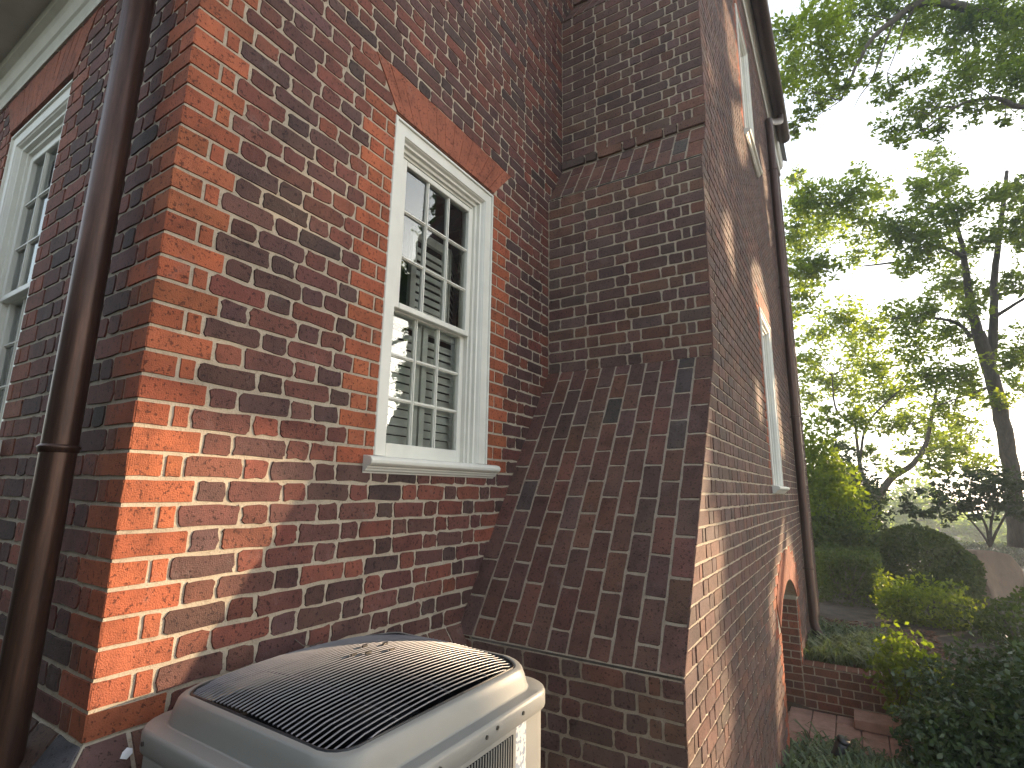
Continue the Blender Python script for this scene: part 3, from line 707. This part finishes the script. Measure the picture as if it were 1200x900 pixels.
for a_,b_,c_,r_ in ((6.0,-1.75,-1.6,.28),(6.3,-1.3,-1.2,.2),(4.7,-1.35,-1.45,.3),(5.0,-1.6,-1.5,.25),(7.2,-1.6,-1.1,.3)): LIT.append((np.array([a_,b_,c_]),r_))
def lit_mask(P):
    keep=np.ones(len(P),bool)
    for c,r in LIT:
        v=P-c; t=v@SUN; d=np.linalg.norm(v-t[:,None]*SUN,axis=1); keep&=~((d<r)&(t>0))
    return keep
def tree(name,label,limbs,clumps,leaf,size,group=None,base=None,carve=False,flat=.35,extra_twigs=True,cat='tree'):
    b=np.array(base if base is not None else limbs[0][0][0]); t=thing(name,label,cat,tuple(b),group)
    for li,(pts,r0,r1) in enumerate(limbs):
        mb=MB()
        pts=[np.array(p) for p in pts]; n=len(pts); fine=[]
        for i in range(n-1):
            p0,p1,p2,p3=pts[max(i-1,0)],pts[i],pts[i+1],pts[min(i+2,n-1)]
            for s in np.linspace(0,1,6,endpoint=False): fine.append(.5*(2*p1+(p2-p0)*s+(2*p0-5*p1+4*p2-p3)*s*s+(3*p1-p0-3*p2+p3)*s**3))
        fine.append(pts[-1]); m=len(fine); fine=[p+rng.normal(size=3)*r0*.045*(0 if i in(0,m-1) else 1) for i,p in enumerate(fine)]
        mb.tube(fine,[r0+(r1-r0)*i/(m-1) for i in range(m)],9); mb.build('trunk' if li==0 else 'limb',mBark,t,True)
    allp=np.array([np.array(p) for l in limbs for p in l[0]])
    dense=np.concatenate([np.linspace(np.array(l[0][i]),np.array(l[0][i+1]),8) for l in limbs for i in range(len(l[0])-1)])
    mb=MB()
    if extra_twigs:
        for (c,r,cnt) in clumps:
            c=np.array(c); k=np.argmin(np.linalg.norm(dense-c,axis=1)); p=dense[k]
            if np.linalg.norm(p-c)>1.6: p=c+(p-c)/np.linalg.norm(p-c)*.9*r
            mid=(p+c)/2+rng.normal(size=3)*.10*np.linalg.norm(c-p); q1=(p+mid)/2+rng.normal(size=3)*.04*r; q2=(c+mid)/2+rng.normal(size=3)*.04*r
            mb.tube([p,q1,mid,q2,c],[max(.010,r*.03),max(.008,r*.024),max(.007,r*.018),.006,.004],5)
            for _ in range(3): mb.tube([c,c+rng.normal(size=3)*r*.6],[.008,.004],4)
    tw=mb.build('twigs',mBark,t,True); tw['kind']='stuff'
    P,lv=clump_points(clumps)
    if carve:
        k=lit_mask(P); P,lv=P[k],lv[k]
    link('crown',leaf_mesh('crown',P,size,flat,.5,lv),leaf,t); return t
def C3(lst,d,cnt,jit=1.2,k=1.0):
    """clumps from (u,v,r_px) seen at depth d"""
    out=[]
    for (u,v,r) in lst:
        dd=d+(random.random()-.5)*2*jit; rm=r*dd/FPX*k; out.append((at(u,v,dd),rm,int(cnt*(r/25)**2)))
    return out
# --- big oak just out of frame, its boughs hang in at the top right
d1=11.
ovh=[(925,40,26),(960,28,34),(1000,18,30),(975,70,28),(1012,58,26),(940,88,24),(918,100,20),(948,128,16),(962,108,20),(934,150,14),(1040,12,26),(1075,8,28),(1060,40,20),(1098,18,28),(1112,58,22),(1132,28,30),(1162,12,32),(1192,22,34),(1132,82,24),(1166,70,26),(1192,88,28),(1068,88,16),(1045,108,20),(1072,128,22),(1042,150,19),(1095,122,20),(1122,104,25),(1142,130,18),(1104,150,16),(1080,152,14),(1058,166,12),(1182,120,20),(1178,146,10),(1215,60,40),(1230,10,45),(1250,100,40),(990,100,14),(1018,92,12),(925,70,18)]
tb=at(1330,640,11.5)
limbs=[([tb,at(1325,400,11.5),at(1310,150,11.3),at(1300,-150,11)],.42,.25),
 ([at(1310,120,11.4),at(1240,40,11.2),at(1170,20,11),at(1090,2,11),at(1045,25,11),at(1015,55,11),at(985,118,10.9)],.14,.02),
 ([at(1312,190,11.4),at(1240,120,11.3),at(1195,125,11.2),at(1165,115,11),at(1120,125,11),at(1075,160,11)],.09,.012),
 ([at(1048,23,11),at(1034,60,11),at(1022,92,11),at(1008,112,11),at(1000,128,11)],.022,.005),([at(1070,12,11),at(1060,30,11),at(1052,55,10.9),at(1040,85,10.9)],.025,.006),
 ([at(1090,2,11),at(1060,-40,10.8),at(1000,-60,10.8),at(940,20,10.7)],.08,.015)]
tree('oak_tree','big oak whose leafy boughs hang into the upper right corner, trunk beyond the frame',limbs,C3(ovh,d1,640),mOakL,.050,base=tb,carve=True)
# --- tall forked tree
d2=17.
c2=[(1090,190,18),(1102,214,24),(1076,226,20),(1002,226,26),(962,236,28),(936,240,22),(1032,226,18),(970,266,28),(1010,262,24),(944,280,22),(1050,270,26),(1090,262,30),(1120,242,22),(1080,292,28),(1032,292,18),(1152,282,18),(1170,232,22),(1196,218,18),(1182,266,22),(1198,284,16),(1120,302,24),(932,318,26),(962,312,22),(945,345,22),(1000,300,16),(925,275,20),(925,370,18),(1062,312,16),(1112,332,24),(1128,346,20),(1080,366,22),(1050,372,22),(1110,392,28),(1072,402,26),(1142,362,18),(1162,340,16),(1190,332,18),(1186,420,22),(1192,452,18),(1172,472,16),(1120,440,28),(1086,440,26),(1142,462,18),(1100,482,22),(1166,400,14),(1130,492,18),(1215,250,30),(1220,400,30),(1230,320,30),(930,210,14),(1000,200,10),(1120,200,12)]
tb=at(1192,640,d2)
limbs=[([tb,at(1186,560,d2),at(1172,480,d2),at(1160,435,d2),at(1146,390,d2)],.24,.18),([at(1160,440,d2),at(1164,390,d2),at(1165,330,d2),at(1172,270,d2),at(1180,200,d2)],.15,.05),
 ([at(1146,392,d2),at(1136,350,d2),at(1128,290,d2),at(1110,230,d2)],.16,.035),([at(1138,395,d2),at(1120,378,d2),at(1085,372,d2),at(1045,374,d2)],.07,.02),([at(1128,300,d2),at(1100,290,d2),at(1060,305,d2),at(1010,312,d2)],.08,.02),
 ([at(1168,370,d2),at(1200,350,d2),at(1230,335,d2)],.06,.03),([at(1165,345,d2),at(1195,340,d2),at(1215,315,d2)],.05,.03),([at(1155,455,d2),at(1135,462,d2),at(1100,475,d2)],.05,.015),([at(1110,230,d2),at(1050,262,d2),at(980,250,d2)],.05,.015)]
tree('tall_tree','tall tree with a forked grey trunk near the right edge, rising above all others',limbs,C3(c2,d2,800,2.0),mOakL,.074,base=tb)
# --- forked smaller tree
d3=19.
c3=[(940,420,22),(962,392,22),(990,372,26),(1020,386,22),(1000,412,26),(1030,432,26),(960,442,22),(990,452,26),(1022,470,22),(1050,462,26),(950,472,18),(1000,492,22),(972,494,18),(1046,500,18),(1070,492,22),(1086,520,20),(1062,530,15),(1036,542,12),(1014,530,13),(1120,530,26),(1150,548,20),(1105,505,20),(1140,515,16),(985,520,14),(1100,548,18),(1050,556,12)]
tb=at(1018,630,d3)
limbs=[([tb,at(1020,605,d3),at(1026,582,d3)],.20,.17),([at(1024,588,d3),at(1012,560,d3),at(1006,535,d3),at(1002,490,d3)],.12,.03),([at(1026,586,d3),at(1045,560,d3),at(1068,545,d3),at(1085,520,d3),at(1095,470,d3),at(1100,430,d3)],.14,.03),([at(1008,540,d3),at(1015,500,d3),at(1040,470,d3),at(1075,440,d3)],.05,.02),([at(1002,500,d3),at(980,480,d3),at(975,440,d3)],.05,.02),([at(1075,535,d3),at(1110,520,d3),at(1135,500,d3)],.04,.02)]
tree('forked_tree','smaller tree with a low V shaped fork behind the clipped round bush',limbs,C3(c3,d3,800,2.0),mOakL,.078,base=tb)
# --- dark spreading tree at right behind
d4=14.5
c4=[(1150,572,24),(1120,580,22),(1180,580,24),(1100,590,16),(1140,594,18),(1170,560,18),(1195,565,20),(1205,590,20),(1085,575,12),(1062,590,14),(1080,602,13),(1130,562,18),(1160,592,18),(1110,604,12),(1190,602,16)]
tb=at(1160,640,d4)
limbs=[([tb,at(1155,615,d4),at(1140,590,d4)],.04,.02),([tb,at(1162,610,d4),at(1170,580,d4)],.04,.02),([tb,at(1172,615,d4),at(1190,585,d4)],.04,.02),([tb,at(1148,622,d4),at(1120,590,d4)],.035,.015)]
tree('crape_myrtle','dark low tree with several thin stems below the tall forked trunk',limbs,C3(c4,d4,420,1.),mDark,.075,base=tb)
# --- far pale trees
for i,(u,vt,vb,rr_,dd) in enumerate(((1060,560,640,34,45),(1100,590,640,26,42),(1185,600,645,30,48),(1010,585,640,22,40),(1145,606,640,24,44))):
    cl=[(u+random.uniform(-1,1)*rr_,random.uniform(vt,vb-12),rr_*.55) for _ in range(16)]
    tb=at(u,vb+12,dd); tree('far_tree',['pale sunlit tree far behind the V forked trunk','pale tree far behind the clipped round bush','pale tree far off at the right edge','pale tree far off beside the tall shrub','pale tree far off behind the thin stems'][i],[([tb,at(u,vt+20,dd)],.2,.08)],C3(cl,dd,420,3.),mFar,.2,'pale trees in the distance',base=tb)
# --- far wood line
P=[]
for i in range(5200):
    a=R(random.uniform(20,125)); rd=random.uniform(60,85); P.append((rd*math.sin(a),rd*math.cos(a),-5+random.random()**1.4*(5.0+2.5*math.sin(a*17)+1.5*math.sin(a*41))))
wd=link('far_wood',leaf_mesh('far_wood',np.array(P),.75,.3,.6),mFar); wd['kind']='stuff'; tag(wd,'pale wood on the horizon behind the garden','wood')
# --- shrubs
def ell_pts(c,rad,n,shell=.35,lump=.10,zmin=None):
    d=rng.normal(size=(n,3)); d/=np.linalg.norm(d,axis=1)[:,None]
    ph=rng.random(6)*6; k=1+lump*(np.sin(d[:,0]*7+ph[0])*np.sin(d[:,1]*6+ph[1])+.7*np.sin(d[:,2]*9+ph[2]+d[:,0]*5))
    r=1-shell*rng.random(n)**1.6; P=np.array(c)+d*np.array(rad)*(k*r)[:,None]
    if zmin is not None: P=P[P[:,2]>zmin]
    return P
def shrub(name,label,P,leafm,size,base,stems=5,spread=.3,height=.5,flat=0.,cat='shrub',group=None,asp=.55,carve=False):
    if carve: P=P[lit_mask(P)]
    t=thing(name,label,cat,base,group); mb=MB(); b=np.array(base)
    for i in range(stems):
        a=i*2.4; mb.tube([b+np.array([math.cos(a),math.sin(a),0])*.06,b+np.array([math.cos(a)*spread*.5,math.sin(a)*spread*.5,height*.5]),b+np.array([math.cos(a)*spread,math.sin(a)*spread,height])],[.022,.016,.008],6)
    mb.build('stem',mBark,t)
    cs=np.sin(P[:,0]*5.3+1)*np.sin(P[:,1]*4.7)*np.sin(P[:,2]*6.1+2); lv=.45+.3*cs+rng.normal(size=len(P))*.22
    link('foliage',leaf_mesh('foliage',P,size,flat,asp,lv),leafm,t); return t
# clipped hedge by the end of the wing
hc=at(992,688,10.2); hz=ground_z(hc[0],hc[1])
n=9000; hP=np.stack([rng.uniform(-.95,.95,n),rng.uniform(-.55,.5,n),rng.uniform(0,1,n)],1); m=np.max(np.abs(hP/np.array([.95,.55,1])),1); hP[:,2]*=.92
hP=np.concatenate([hP[(np.abs(hP[:,0])>.72)|(np.abs(hP[:,1])>.34)|(hP[:,2]>.7)]])
hP+=rng.normal(size=hP.shape)*.02; hP=hP+np.array([hc[0]+.2,hc[1]-.05,hz])
shrub('boxwood_hedge','clipped square boxwood hedge beyond the end of the wing',hP,mBox,.03,(hc[0]+.2,hc[1],hz),7,.5,.8,cat='hedge')
bc=at(1076,672,11.4); bz=ground_z(bc[0],bc[1])
shrub('round_boxwood','big clipped dome shaped boxwood between the hedge and the tan cover',ell_pts((bc[0],bc[1],bz+.45),(1.08,1.08,.98),19000,.32,.04,bz),mBox,.042,(bc[0],bc[1],bz),8,.8,1.0)
lc=at(1090,722,8.2); lz=ground_z(lc[0],lc[1])
shrub('lime_shrub','low yellow green shrub catching the sun before the dome shaped boxwood',np.concatenate([ell_pts((lc[0],lc[1],lz+.25),(.42,.62,.40),2600,.45,.32,lz),ell_pts((lc[0]-.1,lc[1]+.35,lz+.3),(.3,.3,.32),900,.4,.25,lz)]),mLime,.035,(lc[0],lc[1],lz),6,.3,.4)
lc2=at(1036,705,8.9); lz2=ground_z(*lc2[:2])
shrub('lime_shrub','thin upright yellow green sprig by the corner of the square hedge',ell_pts((lc2[0],lc2[1],lz2+.35),(.12,.13,.42),420,.5,.2,lz2),mLime,.035,(lc2[0],lc2[1],lz2),3,.06,.5)
LIT+= [(np.array([lc[0],lc[1],lz+.45]),.7),(np.array([lc2[0],lc2[1],lz2+.5]),.3)]
# tall bright conifer and the dark one beside it
kc=at(955,600,13.); kz=ground_z(*kc[:2])
def cone_pts(c,r,hgt,n,pw=.8,lump=.14):
    z=rng.random(n)**1.15; a=rng.random(n)*2*math.pi; k=1+lump*np.sin(a*5+z*23)*np.sin(z*31+a*3)
    rr_=r*(1-z)**pw*k*(1-.4*rng.random(n)**2); return np.stack([c[0]+rr_*np.cos(a),c[1]+rr_*np.sin(a),c[2]+z*hgt],1)
zt_=at(950,488,13.)[2]
shrub('arborvitae','tall bright yellow green bush beside the far end of the wing',np.concatenate([ell_pts((kc[0]+.15,kc[1]-.15,kz+1.5),(1.0,1.0,1.6),9000,.45,.16,kz),ell_pts((kc[0],kc[1],kz+2.5),(.62,.62,zt_-kz-2.5),3500,.5,.2,kz)]),mCon,.06,(kc[0],kc[1],kz),3,.15,2.)
LIT.append((np.array([kc[0],kc[1],1.1]),1.5))
kc=at(998,600,16.); kz=ground_z(*kc[:2]); zt_=at(998,530,16.)[2]
shrub('dark_evergreen','dark ragged evergreen between the tall bright bush and the V forked trunk',ell_pts((kc[0],kc[1],kz+(zt_-kz)*.5),(.8,.8,(zt_-kz)*.52),6500,.6,.3,kz),mDark,.07,(kc[0],kc[1],kz),3,.15,2.)
yc=at(980,640,11.8); yz=ground_z(*yc[:2])
shrub('yew_shrub','loose mid green evergreen behind the square hedge',ell_pts((yc[0],yc[1],yz+.7),(.7,.8,.95),6000,.6,.2,yz),mBox,.05,(yc[0],yc[1],yz),6,.4,.9)
# large dark broad-leaved bush, lower right foreground
gc=at(1150,860,4.2)
gz=-1.45
def near(u,v,d,rad,n,sh=.5): c_=at(u,v,d); return ell_pts(tuple(c_),rad,n,sh,.14,gz)
big=np.concatenate([near(1140,850,4.3,(.50,.50,.46),9000),near(1210,800,4.4,(.52,.5,.60),8000),near(1085,880,4.2,(.28,.30,.34),3000),near(1250,850,4.0,(.6,.6,.6),6000),near(1170,765,4.7,(.36,.36,.30),4500),near(1115,815,4.6,(.34,.34,.30),4500),near(1215,740,4.8,(.45,.45,.34),4500)])
shrub('camellia_bush','large dark glossy broad leaved bush filling the lower right corner',big,mCam,.026,(gc[0]+.2,gc[1]-.2,gz),8,.35,.5,.2,carve=True)
sc_=at(1062,795,5.0)
shrub('holly_shrub','small leafy shrub at the left flank of the dark glossy bush, tips sunlit',np.concatenate([ell_pts((sc_[0],sc_[1],-.98),(.26,.28,.34),1500,.6,.25,gz),ell_pts((sc_[0]+.1,sc_[1]-.15,-1.2),(.3,.3,.3),900,.6,.2,gz)]),mLime if False else mOakL,.028,(sc_[0],sc_[1],gz),5,.2,.5)
LIT.append((np.array([sc_[0],sc_[1],-.9]),.16))
fc=at(1190,705,7.2); fz=ground_z(*fc[:2])
shrub('laurel_shrub','bushy mid green shrub in front of the tan cover, behind the dark glossy bush',ell_pts((fc[0]+.1,fc[1]-.1,fz+.35),(.6,.75,.5),3500,.5,.15,fz),mBox,.035,(fc[0],fc[1],fz),5,.4,.5,carve=True)
# --- shade trees to the right of the frame (they stand between the sun and the wing)
e_=np.array([math.cos(AZ),math.sin(AZ),0]); s_=np.array([math.sin(AZ),-math.cos(AZ),0])
def shade_tree(cr,dr,w_,z0,z1,n,label):
    b=s_*dr+e_*cr; b[2]=-1.5; cl=[]
    for i in range(n):
        q=np.array([random.uniform(-1,1),random.uniform(-1,1)]); 
        z=random.uniform(z0,z1); wz=w_*(1.-.35*((z-z0)/(z1-z0))**2)
        cl.append((b*np.array([1,1,0])+e_*q[0]*wz+s_*q[1]*2.2+np.array([0,0,z]),.8,420))
    limbs=[([b,b+np.array([0,0,3.]),b+np.array([.2,.1,6.]),b+np.array([0,.2,11.])],.4,.1)]
    for k in range(7):
        a=k*1.3; z=2.5+k; limbs.append(([b+np.array([0,0,z]),b+np.array([math.cos(a)*1.6,math.sin(a)*1.6,z+1]),b+np.array([math.cos(a)*3,math.sin(a)*3,z+1.6])],.12,.03))
    return tree('shade_tree',label,limbs,cl,mOak,.13,'shade trees beyond the right edge',base=b,carve=True)
shade_tree(1.0,19.,3.2,.0,12.5,210,'tall leafy tree out of frame to the right, shading the brick corner')
shade_tree(5.0,30.,3.0,.3,16.5,240,'tall leafy tree out of frame to the right, shading the far garden')
shade_tree(-3.6,19.,2.8,1.,11.,15,'leafy tree out of frame to the right, mirrored in the window panes')
fhP=np.stack([rng.uniform(-3.6,-2.8,22000),rng.uniform(-3.6,6,22000),rng.uniform(-1.15,2.6,22000)],1); fhP[:,0]+=.25*np.sin(fhP[:,1]*2.1+fhP[:,2]*1.7)  # unseen screen, added to cut the sky light on front wall and air conditioner
shrub('shade_screen','tall evergreen screen added out of frame to darken the front wall',fhP,mDark,.09,(-3,2.5,-1.15),8,.6,2.,cat='hedge')
# ================================================================== ground
xs=np.concatenate([np.linspace(-40,-2,8),np.linspace(-1,14,61),np.linspace(16,120,30)]); ys=np.concatenate([np.linspace(-110,-9,22),np.linspace(-8,2,41),np.linspace(4,110,24)])
gx,gy_=np.meshgrid(xs,ys,indexing='ij'); gzz=ground_z(gx,gy_)+.012*np.sin(gx*3.1)*np.sin(gy_*2.7)
# sunken landing cut beside the arch
mask=(gx>5.3)&(gx<6.35)&(gy_>-2.1)&(gy_<-1.0); gzz=np.where(mask,np.minimum(gzz,-1.78),gzz)
nx_,ny_=gx.shape; V=np.stack([gx,gy_,gzz],-1).reshape(-1,3); F=[(i*ny_+j,(i+1)*ny_+j,(i+1)*ny_+j+1,i*ny_+j+1) for i in range(nx_-1) for j in range(ny_-1)]
me=bpy.data.meshes.new('ground'); me.from_pydata([tuple(v) for v in V],[],F); g=link('ground',me,mSoil); g['kind']='structure'
# mulch bed : many chips
n=2600; P=np.stack([rng.uniform(6.5,9.6,n),rng.uniform(-2.6,-1.2,n),np.zeros(n)],1); P[:,2]=ground_z(P[:,0],P[:,1])+.012+rng.random(n)*.02
mu=link('mulch',leaf_mesh('mulch',P,.035,.9,.3),leafmat('mulch_chip',(.10,.045,.03),(.22,.10,.06),0.)); mu['kind']='stuff'; tag(mu,'red brown mulch chips between the hedge and the low brick wall','mulch')
# retaining wall and landing
rw=thing('retaining_wall','low red brick wall holding the bed, running out from the arched opening','wall',(6.33,-1.45,-1.75))
WQ=Wall((6.33,DY,0),(0,-1,0),(0,0,1),(-1,0,0)); LEN=1.15
for k in range(7):
    z0=-1.19-.083*(k+1)+0; z1=z0+.083
    WQ.sheet([(0,z0),(LEN,z0),(LEN,z1),(0,z1)])
    for u0,u1 in fill(0,LEN,'S' if k%2 else 'H',.21,.105): WQ.rect(u0,u1,z0,z1,bcol('ret'),r=.007)
WQ.m.add([(6.33,DY,-1.182),(6.33,DY-LEN,-1.182),(6.55,DY-LEN,-1.182),(6.55,DY,-1.182),(6.55,DY-LEN,-1.8),(6.33,DY-LEN,-1.8)],[(0,1,2,3),(1,5,4,2)])
rf=WQ.m.build('wall_face',mMortar,rw)
WQt=Wall((6.33,DY,-1.182),(0,-1,0),(1,0,0),(0,0,1))
for i in range(11): WQt.rect(i*.104,(i+1)*.104,0,.215,bcol('ret'),r=.007)
emit(rw,[(WQ,rf),(WQt,rf)])
ld=thing('brick_landing','pink brick landing slabs at the foot of the low wall','step',(5.9,-1.5,-1.75))
q=MB(); q.box(5.35,6.32,-2.05,-.95,-1.80,-1.665); q.build('bed',mMortar,ld)
for i in range(4):
    for j in range(5):
        a=5.36+i*.238; b=-2.04+j*.215; q=MB(); q.box(a,a+.230,b,b+.207,-1.665,-1.615+random.uniform(-.004,.004)); bevel(q.build('paver',mPaver,ld),.005,1)
q=MB(); q.box(6.0,6.31,-1.98,-1.56,-1.61,-1.52); bevel(q.build('tread',mPaver,ld),.006,1)
# strap-leaved ground cover
def straps(name,label,n,x0,x1,y0,y1,L,zoff=0,cond=None):
    V=[];F=[];Cc=[]
    for i in range(n):
        x,y=random.uniform(x0,x1),random.uniform(y0,y1)
        if cond and not cond(x,y): continue
        z=float(ground_z(x,y))+zoff; a=random.uniform(0,6.28); l=L*random.uniform(.6,1.2); wd=.010; d=np.array([math.cos(a),math.sin(a),0]); s=np.array([-d[1],d[0],0])*wd; b=len(V); lv=random.random()
        for t,(fw,up) in enumerate(((0,0),(.25,.5),(.62,.68),(1.,.42))):
            p=np.array([x,y,z])+d*fw*l+np.array([0,0,up*l]); k=(1,.95,.7,.1)[t]; V+= [p-s*k,p+s*k]; Cc+=[(lv,lv,lv)]*2
        for t in range(3): F.append((b+2*t,b+2*t+1,b+2*t+3,b+2*t+2))
    mb=MB(); mb.v=[tuple(v) for v in V]; mb.f=F; mb.c=Cc; o=mb.build(name,mStrap); o['kind']='stuff'; tag(o,label,'ground cover'); return o
straps('liriope','dark strap leaved ground cover at the foot of the long wall',2300,3.2,5.5,-2.2,-1.12,.27,cond=lambda x,y:x<5.25 or random.random()<.5)
straps('liriope','blue green strap leaved ground cover behind the low brick wall',1100,6.6,8.4,-1.9,-1.15,.30)
n=1500; P=np.stack([rng.uniform(2.6,5.4,n),rng.uniform(-3.2,-1.15,n),np.zeros(n)],1); P[:,2]=ground_z(P[:,0],P[:,1])+.02+rng.random(n)*.02
lt=link('leaf_litter',leaf_mesh('leaf_litter',P,.03,.8,.45),leafmat('dry_leaf',(.12,.07,.04),(.28,.18,.09),.1)); lt['kind']='stuff'; tag(lt,'dry brown leaf litter round the foot of the dark bush','leaf litter')
# black garden spotlight on a stake
gl=thing('garden_light','black garden spotlight on a stake among the strap leaves','lamp',tuple(at(968,905,4.3)))
a=at(972,905,4.3); b=at(988,868,4.25); q=MB(); q.tube([a,a+(b-a)*.15,a+(b-a)*.2,b],[.03,.034,.040,.044],14); q.build('lamp_body',mBlack,gl,True)
q=MB(); q.tube([b-(b-a)*.03,b+(b-a)*.05],[.0465,.0465],14); q.build('lamp_rim',mBlack,gl,True)
q=MB(); q.tube([np.array([a[0],a[1],-1.6]),a],[.008,.012],8); q.build('stake',mBlack,gl)
# tan covered furniture
tc=at(1178,690,12.0); tz=ground_z(*tc[:2])
tt=thing('furniture_cover','tan canvas cover draped over garden furniture beside the clipped dome','cover',(tc[0],tc[1],tz))
A=lambda u,v,d:at(u,v,d)
nu,nv_=22,14; V=[];F=[]
top=[A(1143,646,11.6),A(1160,645,11.9),A(1184,650,12.0),A(1196,664,12.0),A(1206,690,12.0)]
def lerp(L_,t):
    x=t*(len(L_)-1); i=min(int(x),len(L_)-2); return L_[i]*(1-(x-i))+L_[i+1]*(x-i)
back=[p+np.array([.55,.35,-.03]) for p in top]
for j in range(nv_):
    s=j/(nv_-1)
    for i in range(nu):
        t=i/(nu-1); p=lerp(top,t); fold=.11*s**.7*math.sin(t*15+s*5.5)+.045*s*math.sin(t*37+s*3)
        V.append(p+np.array([-.28*s-fold,-.10*s+fold*.6,-(p[2]-tz)*s]))
for j in range(nv_-1):
    for i in range(nu-1): F.append((j*nu+i,j*nu+i+1,(j+1)*nu+i+1,(j+1)*nu+i))
b0=len(V)
for i in range(nu): V.append(lerp(back,i/(nu-1)))
for i in range(nu): p=lerp(back,i/(nu-1)); V.append(np.array([p[0]+.1,p[1]+.1,tz]))
for i in range(nu-1): F.append((b0+i,b0+i+1,i+1,i)); F.append((b0+nu+i,b0+nu+i+1,b0+i+1,b0+i))
F.append(tuple([b0,0]+[j*nu for j in range(1,nv_)]+[b0+nu])); F.append(tuple([nu-1,b0+nu-1,b0+2*nu-1]+[j*nu+nu-1 for j in range(nv_-1,0,-1)]))
mb=MB(); mb.v=[tuple(v) for v in V]; mb.f=F; mb.build('canvas',mTarp,tt,True)
# low hedge and parked car beyond
fh=at(1170,645,26.); fz=ground_z(*fh[:2]); n=4500
dirh=np.array([R2[0],R2[1],0]); P=np.array([fh[0],fh[1],0])+dirh*rng.uniform(-3.2,4,n)[:,None]+np.array([.84,.53,0])*rng.uniform(-.4,.4,n)[:,None]
P[:,2]=fz+rng.random(n)*(at(1170,636,26.)[2]-fz)
shrub('low_hedge','long dark low hedge far behind the tan cover',P,mDark,.09,(fh[0],fh[1],fz),4,.3,.4,cat='hedge')
cc=at(1305,668,22.); cz=ground_z(*cc[:2]); car=thing('parked_car','pale car parked at the right edge beyond the tan cover','car',(cc[0],cc[1],cz))
mCar=simple('car_paint',(.62,.64,.66),.25,0,.03,3,0); dx=np.array([R2[0],R2[1],0]); dx/=np.linalg.norm(dx); dn=np.array([-dx[1],dx[0],0]); o_=np.array([cc[0],cc[1],cz])
side=[(-2.1,.35),(-2.1,.75),(-1.95,.95),(-1.35,1.02),(-.75,1.48),(.7,1.5),(1.4,1.05),(2.0,.95),(2.15,.7),(2.15,.35)]
mb=MB(); mb.loft([[o_+dx*a+dn*w_*(.82 if b>1.1 else 1)+np.array([0,0,b]) for a,b in side] for w_ in (-.88,.88)]); bevel(mb.build('body',mCar,car),.05,3)
mGl=simple('car_glass',(.02,.025,.03),.08,0,.1,3,0)
for w_ in (-.79,.79):
    mb=MB(); s=1.02; mb.add([o_+dx*a+dn*(w_*s-(.0)*b)*(1 if b>1.2 else 1.08)+np.array([0,0,b]) for a,b in ((-1.1,1.06),(-.68,1.42),(.62,1.44),(1.15,1.08))],[(0,1,2,3)]); mb.build('side_window',mGl,car)
for a in (-1.35,1.35):
    for w_ in (-.8,.8):
        mb=MB(); c_=o_+dx*a+np.array([0,0,.32]); mb.tube([c_+dn*(w_-.1),c_+dn*(w_+.1)],.32,18); mb.build('wheel',mBlack,car)
# ================================================================== air
HZ=True
if HZ:
    q=MB(); q.box(-60,140,-130,130,-7.5,26); hz_=link('haze',q.mesh('haze'),None); hz_['kind']='stuff'
    m=bpy.data.materials.new('haze_air'); m.use_nodes=True; t=m.node_tree; t.nodes.clear(); o=t.nodes.new('ShaderNodeOutputMaterial'); v=t.nodes.new('ShaderNodeVolumePrincipled')
    v.inputs['Color'].default_value=(.84,.92,1,1); v.inputs['Density'].default_value=.0040; v.inputs['Anisotropy'].default_value=.3
    t.links.new(v.outputs[0],o.inputs['Volume']); hz_.data.materials.append(m)
